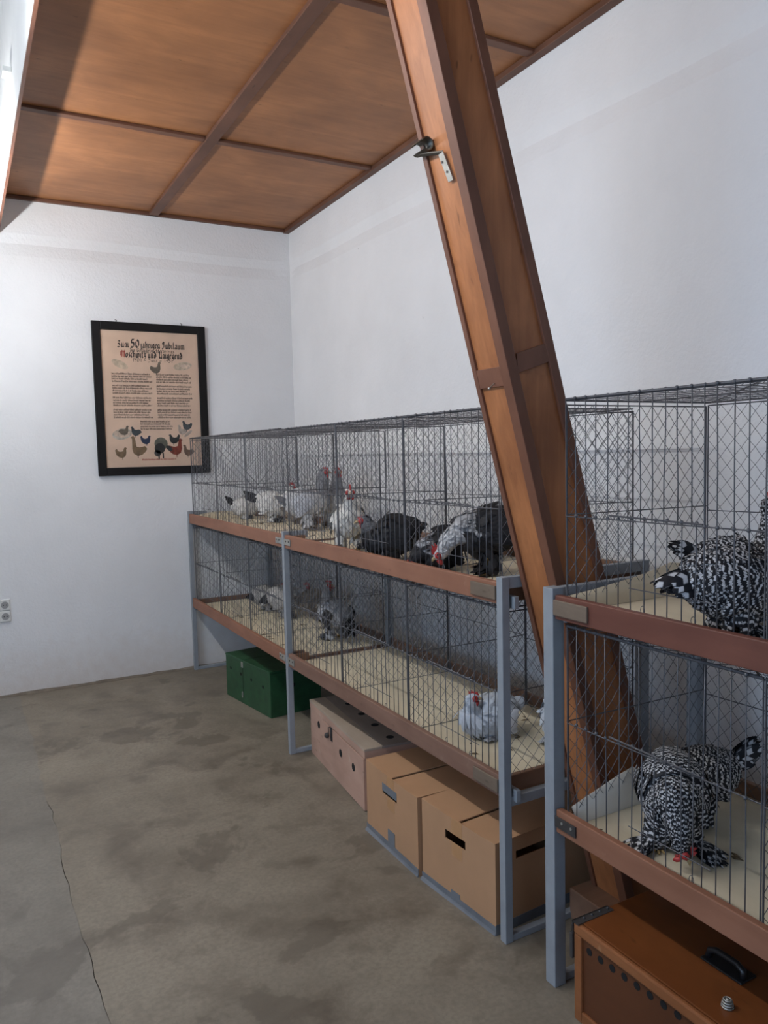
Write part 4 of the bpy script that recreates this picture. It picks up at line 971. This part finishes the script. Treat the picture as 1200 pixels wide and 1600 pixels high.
def c_white_front(u, n, part):
    if part == 'tail': return k4((.4, .4, .4), .4)
    if part == 'wing' or (u < .6 and n[2] > .3): return k4((.45, .45, .44), .3)
    if part == 'foot': return k4(DGREY, .5)
    return k4((.70, .67, .61))
hen('chicken', 'white-breasted hen facing the camera with bright red face', -.755, -2.48, ZFU, TOCAM+10, .88, (72, 84, .10), 0, 0, -.005, tail=(35, .09, 9), cf=c_white_front, pitch=18, comb=1.1, nf=560)
# upper level, middle bay
def c_black_grey_head(u, n, part):
    if u > 1.15: return k4((.13, .13, .135), .6)
    return k4(BLACK)
def c_black_silver_back(u, n, part):
    if part == 'body' and .85 < u < 1.1 and n[2] > .1: return k4((.34, .34, .35), .6)
    return k4(BLACK)
hen('chicken', 'plump black hen with grey head turned toward the white-breasted hen', -.755, -2.86, ZFU, LEFT+2, .97, (48, 62, .05), -10, 0, .055, tail=(8, .06, 9), cf=c_black_grey_head, nf=620, comb=.4)
hen('chicken', 'low black bird with silver shoulders pecking behind the front rail', -.755, -3.24, ZFU, LEFT+30, .82, (-10, -40, .06), -50, 0, .088, tail=(-20, .05, 8), cf=c_black_silver_back, pitch=-10, nf=520, comb=.5)
hen('rooster', 'black rooster with white neck bending its red head down', -.66, -3.45, ZFU, LEFT-6, 1.0, (-8, -62, .13), -35, 12, .0, tail=(20, .10, 12), cf=c_white_neck_rooster, pitch=-14, comb=1.2, nf=650)
hen('chicken', 'black bird standing behind the white-necked rooster near the wall', -.41, -3.10, ZFU, RIGHT-6, 1.0, (10, -20, .08), -20, 0, .045, tail=(-6, .12, 10), cf=c_black, pitch=8, nf=520, comb=.6)
# lower level, far bay
hen('chicken', 'pale hen with black tail, farthest left in the lower cages', -.50, -.62, ZFL, AWAY-60, .82, (15, 30, .06), 0, 0, .04, tail=(-20, .09, 10), cf=c_pale_grey, nf=400, wing_col=lambda r: k4((.6, .58, .54)))
hen('chicken', 'pale hen with black rump partly behind the slender middle post, lower cages', -.48, -.93, ZFL, RIGHT+10, .92, (12, 40, .08), 0, 0, .02, tail=(-35, .10, 12), cf=c_pale_grey, nf=420)
hen('chicken', 'brownish pale hen right of the slender middle post, lower cages', -.33, -1.10, ZFL, RIGHT+30, .86, (40, 60, .07), 0, 0, .02, tail=(10, .08, 9), cf=c_brown, nf=400, comb=.4)
hen('chicken', 'grey hen with black tail and red face, lower cages', -.47, -1.66, ZFL, LEFT-50, .95, (75, 88, .11), 0, -140, -.005, tail=(-52, .16, 24), cf=c_grey_black, pitch=18, nf=600, comb=.8, wing_col=lambda r: k4((.42, .43, .46), .1) if r < 2 else k4(BLACK))
# lower level, middle bay
hen('chicken', 'pale lavender-grey hen resting alone on the bare tray floor', -.65, -3.42, ZFL, LEFT+25, .88, (75, 90, .065), 0, 140, .075, tail=(20, .08, 12), cf=c_lavender, nf=560, comb=.8, wing_col=lambda r: k4((.50, .53, .57) if r < 3 else (.68, .69, .71)))
hen('chicken', 'pale grey hen mostly hidden behind the thick grey post', -.47, -3.64, ZFL, LEFT+60, .82, (60, 80, .06), 0, 0, .03, tail=(10, .08, 9), cf=c_lavender, nf=420)
# nearest rack
hen('chicken', 'barred black and white hen at the front of the nearest upper cage', -.735, -4.565, ZFU, RIGHT+4, .95, (22, 40, .08), 0, 0, .03, .034, (-12, .11, 14), c_barred, nf=2600, fluff=2.2)
hen('chicken', 'barred black and white hen behind, raising its neck, nearest upper cage', -.57, -4.45, ZFU, RIGHT-2, .85, (65, 92, .17), 0, 0, .0, .034, (28, .11, 13), c_barred, nf=2300)
hen('chicken', 'barred hen facing the camera with head lowered between feathered feet', -.73, -4.375, ZFL, TOCAM-14, .95, (-30, -88, .105), -60, 70, .0, .030, (5, .06, 9), c_barred, pitch=-16, nf=3000, fluff=4.5, comb=.8)
hen('chicken', 'barred hen with raised tail standing behind, nearest lower cage', -.54, -4.29, ZFL, LEFT-4, .85, (10, -10, .06), -10, 0, .0, .034, (45, .13, 14), c_barred, pitch=-4, nf=2300)
